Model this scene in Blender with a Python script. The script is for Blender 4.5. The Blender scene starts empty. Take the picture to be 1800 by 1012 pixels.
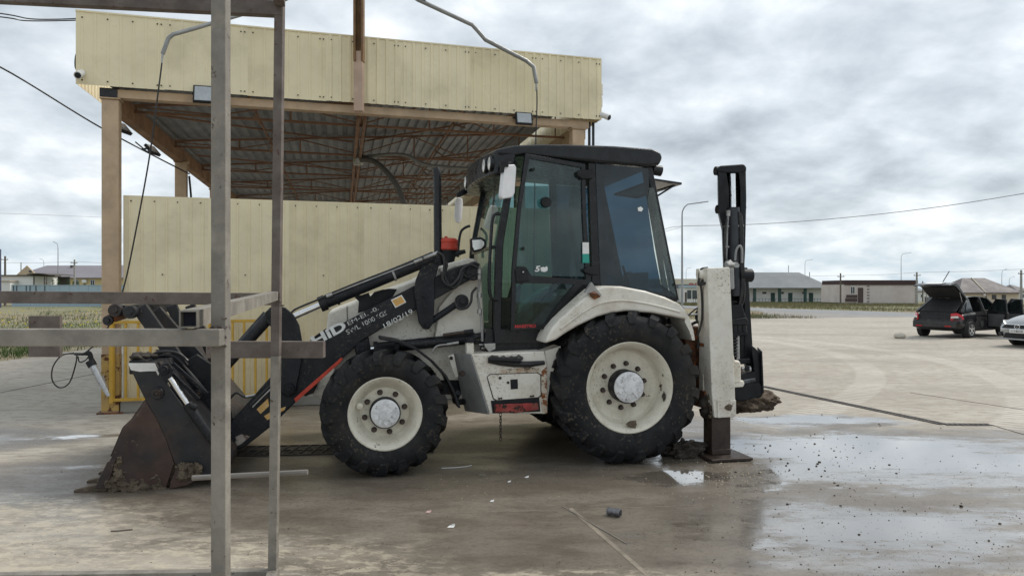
import bpy, bmesh, math, random
from mathutils import Vector, Matrix
R_ = math.radians
random.seed(7)
SC = bpy.context.scene
COL = SC.collection

# ------------------------------------------------------------------ camera, sky, sun, exposure
CAM_H, FOC, HOR = 1.68, 1300.0, 510.0
cd = bpy.data.cameras.new('camera'); cam = bpy.data.objects.new('camera', cd); COL.objects.link(cam)
cam.location = (0, 0, CAM_H); cam.rotation_euler = (R_(90), 0, 0)
cd.sensor_width = 36; cd.lens = 26.0; cd.shift_y = 4 / 1800
cd.clip_start = 0.05; cd.clip_end = 3000
SC.camera = cam
SUN_EL, SUN_AZ = 48, 60          # soft sun behind the cloud, from the right and a little behind the yard
w = bpy.data.worlds.new("World"); SC.world = w; w.use_nodes = True
nt = w.node_tree; nt.nodes.clear(); N = nt.nodes.new; L = nt.links.new
sky = N('ShaderNodeTexSky'); sky.sky_type = 'NISHITA'; sky.sun_disc = False
sky.sun_elevation = R_(SUN_EL); sky.sun_rotation = R_(SUN_AZ)
bg1 = N('ShaderNodeBackground'); bg1.inputs[1].default_value = 0.09; L(sky.outputs[0], bg1.inputs[0])
tc = N('ShaderNodeTexCoord'); sep = N('ShaderNodeSeparateXYZ'); L(tc.outputs['Generated'], sep.inputs[0])
def mth(op, a, b=None, clamp=False):
    n = N('ShaderNodeMath'); n.operation = op; n.use_clamp = clamp
    for i, x in enumerate((a, b)):
        if x is None: continue
        if isinstance(x, (int, float)): n.inputs[i].default_value = x
        else: L(x, n.inputs[i])
    return n.outputs[0]
zc = mth('MAXIMUM', sep.outputs[2], 0.0)
zz = mth('ADD', zc, 0.32)
cmb = N('ShaderNodeCombineXYZ')
L(mth('DIVIDE', sep.outputs[0], zz), cmb.inputs[0]); L(mth('DIVIDE', sep.outputs[1], zz), cmb.inputs[1])
def wnoise(scale, det, rough, off, dist=0.0):
    mp = N('ShaderNodeMapping'); mp.inputs['Location'].default_value = off; L(cmb.outputs[0], mp.inputs[0])
    n = N('ShaderNodeTexNoise'); n.inputs['Scale'].default_value = scale; n.inputs['Detail'].default_value = det
    n.inputs['Roughness'].default_value = rough; n.inputs['Distortion'].default_value = dist
    L(mp.outputs[0], n.inputs[0]); return n.outputs[0]
big = wnoise(1.2, 3, .5, (3.1, 7.7, 0)); med = wnoise(4.6, 8, .54, (1.3, .4, 2), .15)
lowc = N('ShaderNodeMapRange'); lowc.inputs['From Min'].default_value = .32; lowc.inputs['From Max'].default_value = .10; lowc.inputs['To Min'].default_value = 0; lowc.inputs['To Max'].default_value = .025; L(sep.outputs[2], lowc.inputs[0])
cl = mth('ADD', mth('ADD', mth('MULTIPLY', big, .5), mth('MULTIPLY', med, .62)), lowc.outputs[0])
rmp = N('ShaderNodeValToRGB'); L(cl, rmp.inputs[0])
e = rmp.color_ramp.elements
e[0].position = .40; e[0].color = (.30, .335, .365, 1)
e[1].position = .73; e[1].color = (.78, .80, .81, 1)
e.new(.50).color = (.415, .455, .49, 1); e.new(.60).color = (.545, .585, .615, 1)
# a band of clear pale blue low over the land
hz = N('ShaderNodeMapRange'); hz.inputs['From Min'].default_value = .0; hz.inputs['From Max'].default_value = .085
hz.inputs['To Min'].default_value = 1; hz.inputs['To Max'].default_value = 0; L(sep.outputs[2], hz.inputs[0])
gate = N('ShaderNodeMapRange'); gate.inputs['From Min'].default_value = .5; gate.inputs['From Max'].default_value = .62
gate.inputs['To Min'].default_value = .85; gate.inputs['To Max'].default_value = .25; L(cl, gate.inputs[0])
hf = mth('MULTIPLY', hz.outputs[0], mth('ADD', gate.outputs[0], .25), True)
mx = N('ShaderNodeMixRGB'); mx.inputs[2].default_value = (.34, .45, .54, 1); L(hf, mx.inputs[0]); L(rmp.outputs[0], mx.inputs[1])
bg2 = N('ShaderNodeBackground'); bg2.inputs[1].default_value = .88; L(mx.outputs[0], bg2.inputs[0])
ms = N('ShaderNodeMixShader'); ms.inputs[0].default_value = .92; L(bg1.outputs[0], ms.inputs[1]); L(bg2.outputs[0], ms.inputs[2])
wo = N('ShaderNodeOutputWorld'); L(ms.outputs[0], wo.inputs[0])
sl = bpy.data.lights.new('sun', 'SUN'); sl.energy = 1.5; sl.angle = R_(25); sl.color = (1, .94, .86)
so = bpy.data.objects.new('sun', sl); COL.objects.link(so)
az = R_(SUN_AZ)   # nishita rotation: clockwise from +Y
sd = Vector((math.sin(az) * math.cos(R_(SUN_EL)), math.cos(az) * math.cos(R_(SUN_EL)), math.sin(R_(SUN_EL))))
so.rotation_euler = (-sd).to_track_quat('-Z', 'Y').to_euler()
SC.view_settings.view_transform = 'Standard'; SC.view_settings.look = 'None'
SC.view_settings.exposure = 0.80; SC.view_settings.gamma = 1; SC.view_settings.use_curve_mapping = False

# ------------------------------------------------------------------ helpers
def W(px, py, Z):            # a point seen in the photo at a known depth
    return Vector(((px - 900) / FOC * Z, Z, CAM_H + (HOR - py) / FOC * Z))
def G(px, py, z=0.0):        # a point of the ground
    Z = (CAM_H - z) * FOC / (py - HOR)
    return Vector(((px - 900) / FOC * Z, Z, z))

def tag(o, label=None, cat=None, group=None, kind=None):
    for k, v in (('label', label), ('category', cat), ('group', group), ('kind', kind)):
        if v: o[k] = v
    return o
def empty(name, loc=(0, 0, 0), rz=0, **kw):
    o = bpy.data.objects.new(name, None); COL.objects.link(o); o.empty_display_size = .2
    o.location = loc; o.rotation_euler = (0, 0, rz); return tag(o, **kw)
def copy_tree(o, parent=None):
    c = o.copy(); COL.objects.link(c); c.parent = parent
    for ch in list(o.children): copy_tree(ch, c)
    return c

class MB:
    def __init__(s): s.v = []; s.f = []
    def add(s, vs, fs):
        n = len(s.v); s.v += [tuple(v) for v in vs]; s.f += [tuple(i + n for i in f) for f in fs]; return s
    def box(s, c, d, R=None):
        c = Vector(c); vs = []
        for x in (-.5, .5):
            for y in (-.5, .5):
                for z in (-.5, .5):
                    p = Vector((x * d[0], y * d[1], z * d[2])); vs.append(c + (R @ p if R else p))
        return s.add(vs, [(0, 1, 3, 2), (4, 6, 7, 5), (0, 4, 5, 1), (2, 3, 7, 6), (0, 2, 6, 4), (1, 5, 7, 3)])
    def bb(s, a, b):
        return s.box([(a[i] + b[i]) / 2 for i in range(3)], [abs(b[i] - a[i]) for i in range(3)])
    def bar(s, p0, p1, w, h=None, up=(0, 0, 1)):
        p0, p1 = Vector(p0), Vector(p1); d = p1 - p0; ln = d.length; d.normalize(); up = Vector(up)
        if abs(d.dot(up)) > .98: up = Vector((0, 1, 0))
        x = d.cross(up).normalized(); z = x.cross(d)
        R = Matrix((x, d, z)).transposed()
        return s.box((p0 + p1) / 2, (w, ln, h or w), R)
    def tube(s, pts, r, n=8, cap=True):
        pts = [Vector(p) for p in pts]; m = len(pts)
        rr = r if isinstance(r, (list, tuple)) else [r] * m
        vs = []; t0 = None; a = None
        for i, p in enumerate(pts):
            t = ((pts[min(i + 1, m - 1)] - pts[max(i - 1, 0)])).normalized()
            if a is None:
                a = t.orthogonal().normalized()
            else:
                a = (a - t * a.dot(t)).normalized()
            b = t.cross(a)
            for k in range(n):
                q = 2 * math.pi * k / n; vs.append(p + (a * math.cos(q) + b * math.sin(q)) * rr[i])
        fs = [(i * n + k, i * n + (k + 1) % n, (i + 1) * n + (k + 1) % n, (i + 1) * n + k) for i in range(m - 1) for k in range(n)]
        if cap: fs += [tuple(range(n))[::-1], tuple((m - 1) * n + k for k in range(n))]
        return s.add(vs, fs)
    def lathe(s, prof, c=(0, 0, 0), axis='y', n=24, close=False, cap=True):
        c = Vector(c); vs = []; m = len(prof)
        for r, h in prof:
            for k in range(n):
                q = 2 * math.pi * k / n; a, b = r * math.cos(q), r * math.sin(q)
                vs.append(c + Vector({'y': (a, h, b), 'z': (a, b, h), 'x': (h, a, b)}[axis]))
        fs = [(i * n + k, i * n + (k + 1) % n, ((i + 1) % m) * n + (k + 1) % n, ((i + 1) % m) * n + k)
              for i in range(m if close else m - 1) for k in range(n)]
        if not close and cap:
            if prof[0][0] > 1e-4: fs.append(tuple(range(n))[::-1])
            if prof[-1][0] > 1e-4: fs.append(tuple((m - 1) * n + k for k in range(n)))
        return s.add(vs, fs)
    def ext(s, pts, vec):
        pts = [Vector(p) for p in pts]; n = len(pts); vec = Vector(vec)
        return s.add(pts + [p + vec for p in pts],
                     [tuple(range(n)), tuple(range(2 * n - 1, n - 1, -1))] + [(i, (i + 1) % n, n + (i + 1) % n, n + i) for i in range(n)])
    def prism(s, poly, y0, y1):
        return s.ext([(p[0], y0, p[1]) for p in poly], (0, y1 - y0, 0))
    def ringext(s, out, inn, vec):
        out = [Vector(p) for p in out]; inn = [Vector(p) for p in inn]; n = len(out); vec = Vector(vec)
        vs = out + inn + [p + vec for p in out] + [p + vec for p in inn]; fs = []
        for i in range(n):
            j = (i + 1) % n
            fs += [(i, j, n + j, n + i), (2 * n + j, 2 * n + i, 3 * n + i, 3 * n + j), (i, 2 * n + i, 2 * n + j, j), (n + i, n + j, 3 * n + j, 3 * n + i)]
        return s.add(vs, fs)
    def build(s, name, mat, parent=None, smooth=True, bevel=0, seg=2, ang=38, loc=None, sub=0):
        me = bpy.data.meshes.new(name); me.from_pydata(s.v, [], s.f)
        bm = bmesh.new(); bm.from_mesh(me); bmesh.ops.recalc_face_normals(bm, faces=bm.faces); bm.to_mesh(me); bm.free()
        if smooth:
            me.polygons.foreach_set('use_smooth', [True] * len(me.polygons))
            me.set_sharp_from_angle(angle=R_(ang))
        me.materials.append(mat); me.update()
        o = bpy.data.objects.new(name, me); COL.objects.link(o); o.parent = parent
        if loc is not None: o.location = loc
        if bevel:
            b = o.modifiers.new('bevel', 'BEVEL'); b.width = bevel; b.segments = seg; b.limit_method = 'ANGLE'; b.angle_limit = R_(35)
            b.harden_normals = smooth
        if sub:
            m = o.modifiers.new('sub', 'SUBSURF'); m.levels = sub; m.render_levels = sub
        return o
def catmull(pts, k=6):
    pts = [Vector(p) for p in pts]; out = []
    for i in range(len(pts) - 1):
        p0, p1, p2, p3 = pts[max(i - 1, 0)], pts[i], pts[i + 1], pts[min(i + 2, len(pts) - 1)]
        for j in range(k):
            t = j / k
            out.append(.5 * ((2 * p1) + (p2 - p0) * t + (2 * p0 - 5 * p1 + 4 * p2 - p3) * t * t + (3 * p1 - p0 - 3 * p2 + p3) * t ** 3))
    out.append(pts[-1]); return out
def lump(mb, c, r, n=1, amp=.25, sq=(1, 1, 1), seed=0):
    bm = bmesh.new(); bmesh.ops.create_icosphere(bm, subdivisions=n, radius=1); rd = random.Random(seed)
    ph = [rd.uniform(0, 6.28) for _ in range(6)]
    vs = []
    for v in bm.verts:
        p = v.co; k = 1 + amp * (math.sin(3 * p.x + ph[0]) * math.sin(4 * p.y + ph[1]) + .6 * math.sin(7 * p.z + ph[2] + 5 * p.x)) + rd.uniform(-.4, .4) * amp
        vs.append(Vector(c) + Vector((p.x * sq[0], p.y * sq[1], p.z * sq[2])) * r * k)
    mb.add(vs, [tuple(v.index for v in f.verts) for f in bm.faces]); bm.free(); return mb
from mathutils import noise as mnoise
def blob(mb, c, dims, seed=0, n=4, amp=.35, fr=2.2):
    bm = bmesh.new(); bmesh.ops.create_icosphere(bm, subdivisions=n, radius=1); vs = []; off = Vector((seed * 7.3, seed * 3.1, 5))
    for v in bm.verts:
        p = v.co.copy(); k = 1 + amp * mnoise.fractal(p * fr + off, .9, 2.1, 5)
        vs.append(Vector(c) + Vector((p.x * dims[0], p.y * dims[1], p.z * dims[2])) * k)
    mb.add(vs, [tuple(v.index for v in f.verts) for f in bm.faces]); bm.free(); return mb
def text(body, name, mat, parent, o, xd, ud, height, width=None, bold=0.0, shear=0.0, kind=None):
    cu = bpy.data.curves.new('t', 'FONT'); cu.body = body; cu.size = 1; cu.offset = bold; cu.shear = shear; cu.resolution_u = 3
    t = bpy.data.objects.new('t', cu); COL.objects.link(t)
    dg = bpy.context.evaluated_depsgraph_get(); me = bpy.data.meshes.new_from_object(t.evaluated_get(dg))
    bpy.data.objects.remove(t); bpy.data.curves.remove(cu)
    xs = [v.co.x for v in me.vertices]; ys = [v.co.y for v in me.vertices]
    x0, x1, y0, y1 = min(xs), max(xs), min(ys), max(ys); sy = height / (y1 - y0); sx = (width / (x1 - x0)) if width else sy
    o, xd, ud = Vector(o), Vector(xd).normalized(), Vector(ud).normalized()
    for v in me.vertices: v.co = o + xd * ((v.co.x - x0) * sx) + ud * ((v.co.y - y0) * sy)
    me.name = name; me.materials.clear(); me.materials.append(mat)
    ob = bpy.data.objects.new(name, me); COL.objects.link(ob); ob.parent = parent; return ob

# ------------------------------------------------------------------ materials
def srgb(r, g, b): return tuple(((c / 255) / 12.92 if c / 255 <= .04045 else ((c / 255 + .055) / 1.055) ** 2.4) for c in (r, g, b))
class NT:
    def __init__(s, name):
        s.m = bpy.data.materials.new(name); s.m.use_nodes = True; s.t = s.m.node_tree
        s.b = s.t.nodes['Principled BSDF']; s.o = s.t.nodes['Material Output']
        s.tc = s.t.nodes.new('ShaderNodeTexCoord')
    def n(s, ty): return s.t.nodes.new(ty)
    def l(s, a, b): s.t.links.new(a, b)
    def set(s, n, i, x):
        if x is None: return
        if isinstance(x, (int, float)): n.inputs[i].default_value = x
        elif isinstance(x, (tuple, list)):
            n.inputs[i].default_value = tuple(x) + (1,) if (len(x) == 3 and len(n.inputs[i].default_value) == 4) else tuple(x)
        else: s.l(x, n.inputs[i])
    def math(s, op, a, b=None, c=False):
        n = s.n('ShaderNodeMath'); n.operation = op; n.use_clamp = c; s.set(n, 0, a); s.set(n, 1, b); return n.outputs[0]
    def noise(s, scale, det=6, rough=.6, st=(1, 1, 1), off=(0, 0, 0), dist=0, co='Object', vec=None):
        mp = s.n('ShaderNodeMapping'); mp.inputs['Scale'].default_value = st; mp.inputs['Location'].default_value = off
        s.l(vec or s.tc.outputs[co], mp.inputs[0])
        n = s.n('ShaderNodeTexNoise'); n.inputs['Scale'].default_value = scale; n.inputs['Detail'].default_value = det
        n.inputs['Roughness'].default_value = rough; n.inputs['Distortion'].default_value = dist; s.l(mp.outputs[0], n.inputs[0]); return n.outputs[0]
    def ramp(s, x, a, b, lo=0, hi=1):
        n = s.n('ShaderNodeMapRange'); n.interpolation_type = 'SMOOTHSTEP'
        for i, q in enumerate((a, b, lo, hi)): n.inputs[i + 1].default_value = q
        s.l(x, n.inputs[0]); return n.outputs[0]
    def mix(s, f, a, b):
        n = s.n('ShaderNodeMixRGB'); s.set(n, 0, f); s.set(n, 1, a); s.set(n, 2, b); return n.outputs[0]
    def bump(s, h, st=.3, d=.01):
        n = s.n('ShaderNodeBump'); n.inputs['Strength'].default_value = st; n.inputs['Distance'].default_value = d
        s.l(h, n.inputs['Height']); s.l(n.outputs[0], s.b.inputs['Normal']); return n
def mat(name, col, rough=.6, metal=0, var=.15, vs=4.0, dirt=None, dirt_amt=.4, ds=3.0, chips=None, chip_amt=.0, cs=9.0, bump=.15, bs=60, bd=.004, spec=None, rv=.15, spk=None, spk_a=.6, spk_s=60):
    """paint, steel, rubber ...: base colour with drift, soft dirt, sharp chips / rust and a fine relief"""
    t = NT(name); c = col
    n1 = t.noise(vs, 5)
    out = t.mix(t.ramp(n1, .3, .7), tuple(x * (1 - var) for x in c), tuple(min(1, x * (1 + var)) for x in c))
    rough_s = t.ramp(t.noise(vs * 3, 4, off=(3, 1, 2)), .3, .7, max(.03, rough - rv), min(1, rough + rv))
    if dirt:
        f = t.math('MULTIPLY', t.ramp(t.noise(ds, 8, .68, off=(5, 2, 9)), .42, .72), dirt_amt)
        out = t.mix(f, out, dirt); rough_s = t.math('ADD', rough_s, t.math('MULTIPLY', f, .35), True)
    if spk:      # fine spatter in patches
        f = t.math('MULTIPLY', t.math('MULTIPLY', t.ramp(t.noise(spk_s, 4, .6, off=(4, 7, 1)), .56, .64), t.ramp(t.noise(1.7, 6, .65, off=(6, 6, 3)), .40, .66)), spk_a); out = t.mix(f, out, spk)
    if chips:
        f = t.ramp(t.noise(cs, 9, .72, off=(1, 8, 4)), .70 - chip_amt, .74 - chip_amt)
        out = t.mix(f, out, chips); rough_s = t.math('ADD', rough_s, t.math('MULTIPLY', f, .4), True)
    t.l(out, t.b.inputs['Base Color']); t.l(rough_s, t.b.inputs['Roughness']); t.b.inputs['Metallic'].default_value = metal
    if spec is not None: t.b.inputs['Specular IOR Level'].default_value = spec
    if bump: t.bump(t.noise(bs, 5, .7, off=(2, 2, 2)), bump, bd)
    return t.m
def glass(name, tint, refl=1.0, rough=.01, grime=.15):
    t = NT(name); t.t.nodes.remove(t.b)
    tr = t.n('ShaderNodeBsdfTransparent'); gl = t.n('ShaderNodeBsdfGlossy'); df = t.n('ShaderNodeBsdfDiffuse')
    tr.inputs[0].default_value = tint + (1,); gl.inputs['Roughness'].default_value = rough; gl.inputs[0].default_value = (refl, refl, refl, 1)
    df.inputs[0].default_value = (.27, .36, .37, 1)
    fr = t.n('ShaderNodeFresnel'); fr.inputs[0].default_value = 1.5
    a = t.n('ShaderNodeMixShader'); t.l(fr.outputs[0], a.inputs[0]); t.l(tr.outputs[0], a.inputs[1]); t.l(gl.outputs[0], a.inputs[2])
    b = t.n('ShaderNodeMixShader')
    g = t.math('ADD', .03, t.math('MULTIPLY', t.ramp(t.noise(3.2, 8, .65, st=(2.2, 2.2, .5)), .42, .78), grime))
    t.l(g, b.inputs[0]); t.l(a.outputs[0], b.inputs[1]); t.l(df.outputs[0], b.inputs[2]); t.l(b.outputs[0], t.o.inputs[0]); return t.m
MUD = (.16, .125, .085); RUST = (.17, .065, .025)
M = {}
M['white'] = mat('cream_paint', (.75, .72, .64), .40, 0, .05, 2.5, (.42, .35, .25), .55, 3.2, (.12, .07, .04), .05, 8, .06, 90, .002, spk=(.20, .155, .105), spk_a=.75, spk_s=42)
M['rim'] = mat('rim_paint', (.74, .70, .585), .45, 0, .06, 4, (.36, .30, .2), .45, 5, (.085, .055, .035), .085, 7, .05, spk=(.2, .16, .11), spk_a=.6, spk_s=50)
M['hub'] = mat('hub_paint', (.78, .78, .78), .4, 0, .08, 9, (.25, .25, .25), .6, 14, (.08, .075, .07), .09, 16, .1)
M['black'] = mat('black_paint', (.007, .009, .013), .46, 0, .3, 3, (.055, .052, .046), .28, 2.4, (.12, .11, .1), .0, 14, .12, 70, .003, .3, spk=(.10, .085, .065), spk_a=.6, spk_s=40)
M['boom'] = mat('boom_black', (.007, .009, .012), .5, 0, .3, 3, (.05, .043, .037), .22, 4, None, 0, 14, .15, 70, .003, .3)
M['plastic'] = mat('black_plastic', (.011, .012, .014), .5, 0, .2, 5, (.05, .046, .04), .2, 5, None, 0, 1, .1, 200, .001, .3)
M['frame'] = mat('cab_frame_black', (.007, .008, .010), .32, 0, .2, 5, (.04, .04, .04), .15, 4, None, 0, 1, .05, 100, .001, .4)
M['chrome'] = mat('chrome', (.78, .79, .8), .16, 1, .05, 5, None, 0, 1, None, 0, 1, 0)
M['steel'] = mat('dull_steel', (.42, .42, .41), .45, .8, .15, 8, (.2, .16, .1), .3, 8, None, 0, 1, .1)
M['rubber'] = mat('tyre_rubber', (.009, .010, .012), .66, 0, .3, 3, (.052, .046, .037), .5, 2.2, None, 0, 1, .4, 45, .006, .28, spk=(.13, .105, .075), spk_a=.7, spk_s=34)
M['hose'] = mat('hose_rubber', (.015, .015, .016), .5, 0, .2, 5, (.08, .07, .06), .3, 6, None, 0, 1, .05)
M['red'] = mat('red_paint', (.60, .06, .03), .5, 0, .12, 5, (.2, .06, .04), .4, 7, (.05, .04, .03), .02, 12, .08)
M['redworn'] = mat('worn_red_step', (.30, .035, .03), .7, 0, .3, 8, MUD, .7, 9, (.03, .025, .02), .19, 12, .4, 30, .01)
M['mud'] = mat('mud', MUD, .9, 0, .35, 7, (.07, .052, .036), .6, 11, (.23, .19, .13), .05, 20, 1.0, 25, .03)
M['wetmud'] = mat('wet_mud', (.05, .04, .03), .5, 0, .35, 7, (.025, .02, .016), .6, 11, None, 0, 1, 1.0, 25, .03)
M['bucket'] = mat('bucket_steel', (.062, .034, .025), .5, .1, .35, 2.5, (.028, .027, .028), .85, 1.5, (.17, .13, .095), .075, 9, .3, 40, .006)
M['bucketblk'] = mat('bucket_black', (.011, .012, .015), .5, 0, .3, 3, (.065, .042, .03), .8, 2.2, (.16, .135, .11), .06, 13, .3, 40, .005)
M['chipwhite'] = mat('chipped_white', (.72, .71, .68), .55, 0, .05, 8, (.3, .3, .28), .3, 9, (.03, .03, .03), .06, 14, .2)
M['grey'] = mat('grey_panel', (.30, .305, .30), .5, 0, .08, 4, (.17, .15, .13), .5, 5, (.08, .075, .07), .03, 10, .1)
M['rustplate'] = mat('rusted_frame', (.11, .045, .022), .8, .05, .4, 6, MUD, .5, 6, (.30, .10, .03), .17, 12, .5, 30, .01)
M['darksteel'] = mat('dark_wet_steel', (.05, .035, .028), .4, .3, .3, 5, (.02, .017, .015), .6, 4, None, 0, 1, .3, 30, .006)
M['orange'] = mat('orange_sticker', (.62, .36, .10), .5, 0, .1, 20, (.7, .6, .4), .5, 20, None, 0, 1, 0)
M['offwhite'] = mat('lettering_white', (.66, .67, .66), .6, 0, .1, 20, None, 0, 1, (.02, .022, .026), .04, 30, 0)
M['stencil'] = mat('worn_stencil', (.55, .56, .54), .6, 0, .1, 20, None, 0, 1, (.018, .021, .026), .17, 26, 0)
M['ink'] = mat('red_lettering', (.5, .03, .03), .5, 0, .1, 20, None, 0, 1, None, 0, 1, 0)
M['green'] = mat('green_sticker', (.02, .30, .24), .5, 0, .05, 20, None, 0, 1, None, 0, 1, 0)
M['paper'] = mat('white_paper', (.75, .75, .73), .7, 0, .05, 20, None, 0, 1, None, 0, 1, 0)
M['seat'] = mat('seat_fabric', (.02, .02, .022), .85, 0, .3, 20, None, 0, 1, None, 0, 1, .3, 300, .002)
M['cabin'] = mat('cabin_trim', (.13, .12, .09), .8, 0, .2, 6, None, 0, 1, None, 0, 1, .1)
M['lens'] = mat('lamp_lens', (.75, .75, .72), .12, .3, .05, 20, None, 0, 1, None, 0, 1, 0)
M['mirrorback'] = mat('mirror_shell', (.74, .74, .75), .45, 0, .05, 6, (.5, .5, .5), .3, 6, None, 0, 1, .03)
M['mirror'] = mat('mirror_glass', (.8, .82, .84), .05, 1, .02, 6, None, 0, 1, None, 0, 1, 0)
M['doorglass'] = glass('door_glass', (.44, .585, .58), .9, .02, .10)
M['screen'] = glass('windscreen_glass', (.80, .84, .80), 1.0, .02, .16)
M['rearglass'] = glass('rear_glass', (.13, .22, .28), 1.0, .02, .05)
M['beige'] = mat('beige_sheet', (.82, .725, .485), .38, 0, .04, 1.2, (.44, .37, .23), .35, 1.1, None, 0, 1, .06, 12, .004)
M['post'] = mat('post_paint', (.50, .365, .235), .55, 0, .12, 3, (.30, .22, .15), .5, 3, (.14, .05, .025), .015, 6, .15, 40, .004)
M['postrust'] = mat('post_rusted', (.50, .33, .10), .6, 0, .12, 3, (.30, .22, .15), .5, 3, (.12, .05, .03), .17, 5, .2, 40, .004)
M['truss'] = mat('truss_paint', (.25, .14, .085), .65, 0, .2, 3, (.16, .08, .05), .5, 2, None, 0, 1, .1)
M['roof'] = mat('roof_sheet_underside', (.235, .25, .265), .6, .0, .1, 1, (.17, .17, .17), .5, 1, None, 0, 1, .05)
M['yellow'] = mat('yellow_railing', (.60, .36, .045), .5, 0, .12, 5, (.36, .22, .06), .4, 7, (.11, .05, .03), .05, 8, .12)
M['rack'] = mat('rack_steel', (.205, .187, .160), .7, .1, .2, 5, (.34, .315, .27), .7, 9, (.10, .078, .06), .085, 22, .5, 60, .005)
M['rackdark'] = mat('rack_steel_dark', (.115, .092, .08), .7, .1, .25, 5, (.21, .185, .16), .6, 7, (.09, .045, .035), .085, 18, .5, 60, .005)
M['rackin_shade'] = mat('rack_bore_shade', (.03, .03, .045), .9, 0, .2, 6, None, 0, 1, None, 0, 1, 0)
M['galv'] = mat('galvanised_pipe', (.28, .285, .28), .45, .5, .12, 4, (.2, .18, .15), .3, 4, None, 0, 1, .05)
M['lampgrey'] = mat('lamp_post_grey', (.30, .31, .32), .5, .3, .1, 1, None, 0, 1, None, 0, 1, 0)
M['wood'] = mat('utility_pole_wood', (.13, .11, .09), .8, 0, .2, 2, None, 0, 1, None, 0, 1, .2)
M['concretepole'] = mat('concrete_pole', (.32, .31, .29), .8, 0, .1, 2, None, 0, 1, None, 0, 1, .1)
M['floodglass'] = mat('flood_glass', (.42, .45, .47), .15, 0, .1, 9, None, 0, 1, None, 0, 1, 0)
M['whiteplastic'] = mat('white_plastic', (.74, .74, .73), .4, 0, .04, 9, (.5, .48, .44), .2, 9, None, 0, 1, 0)
M['curb'] = mat('concrete_kerb', (.30, .285, .25), .6, 0, .15, 2, (.15, .14, .12), .6, 2, None, 0, 1, .3, 40, .006)
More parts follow.
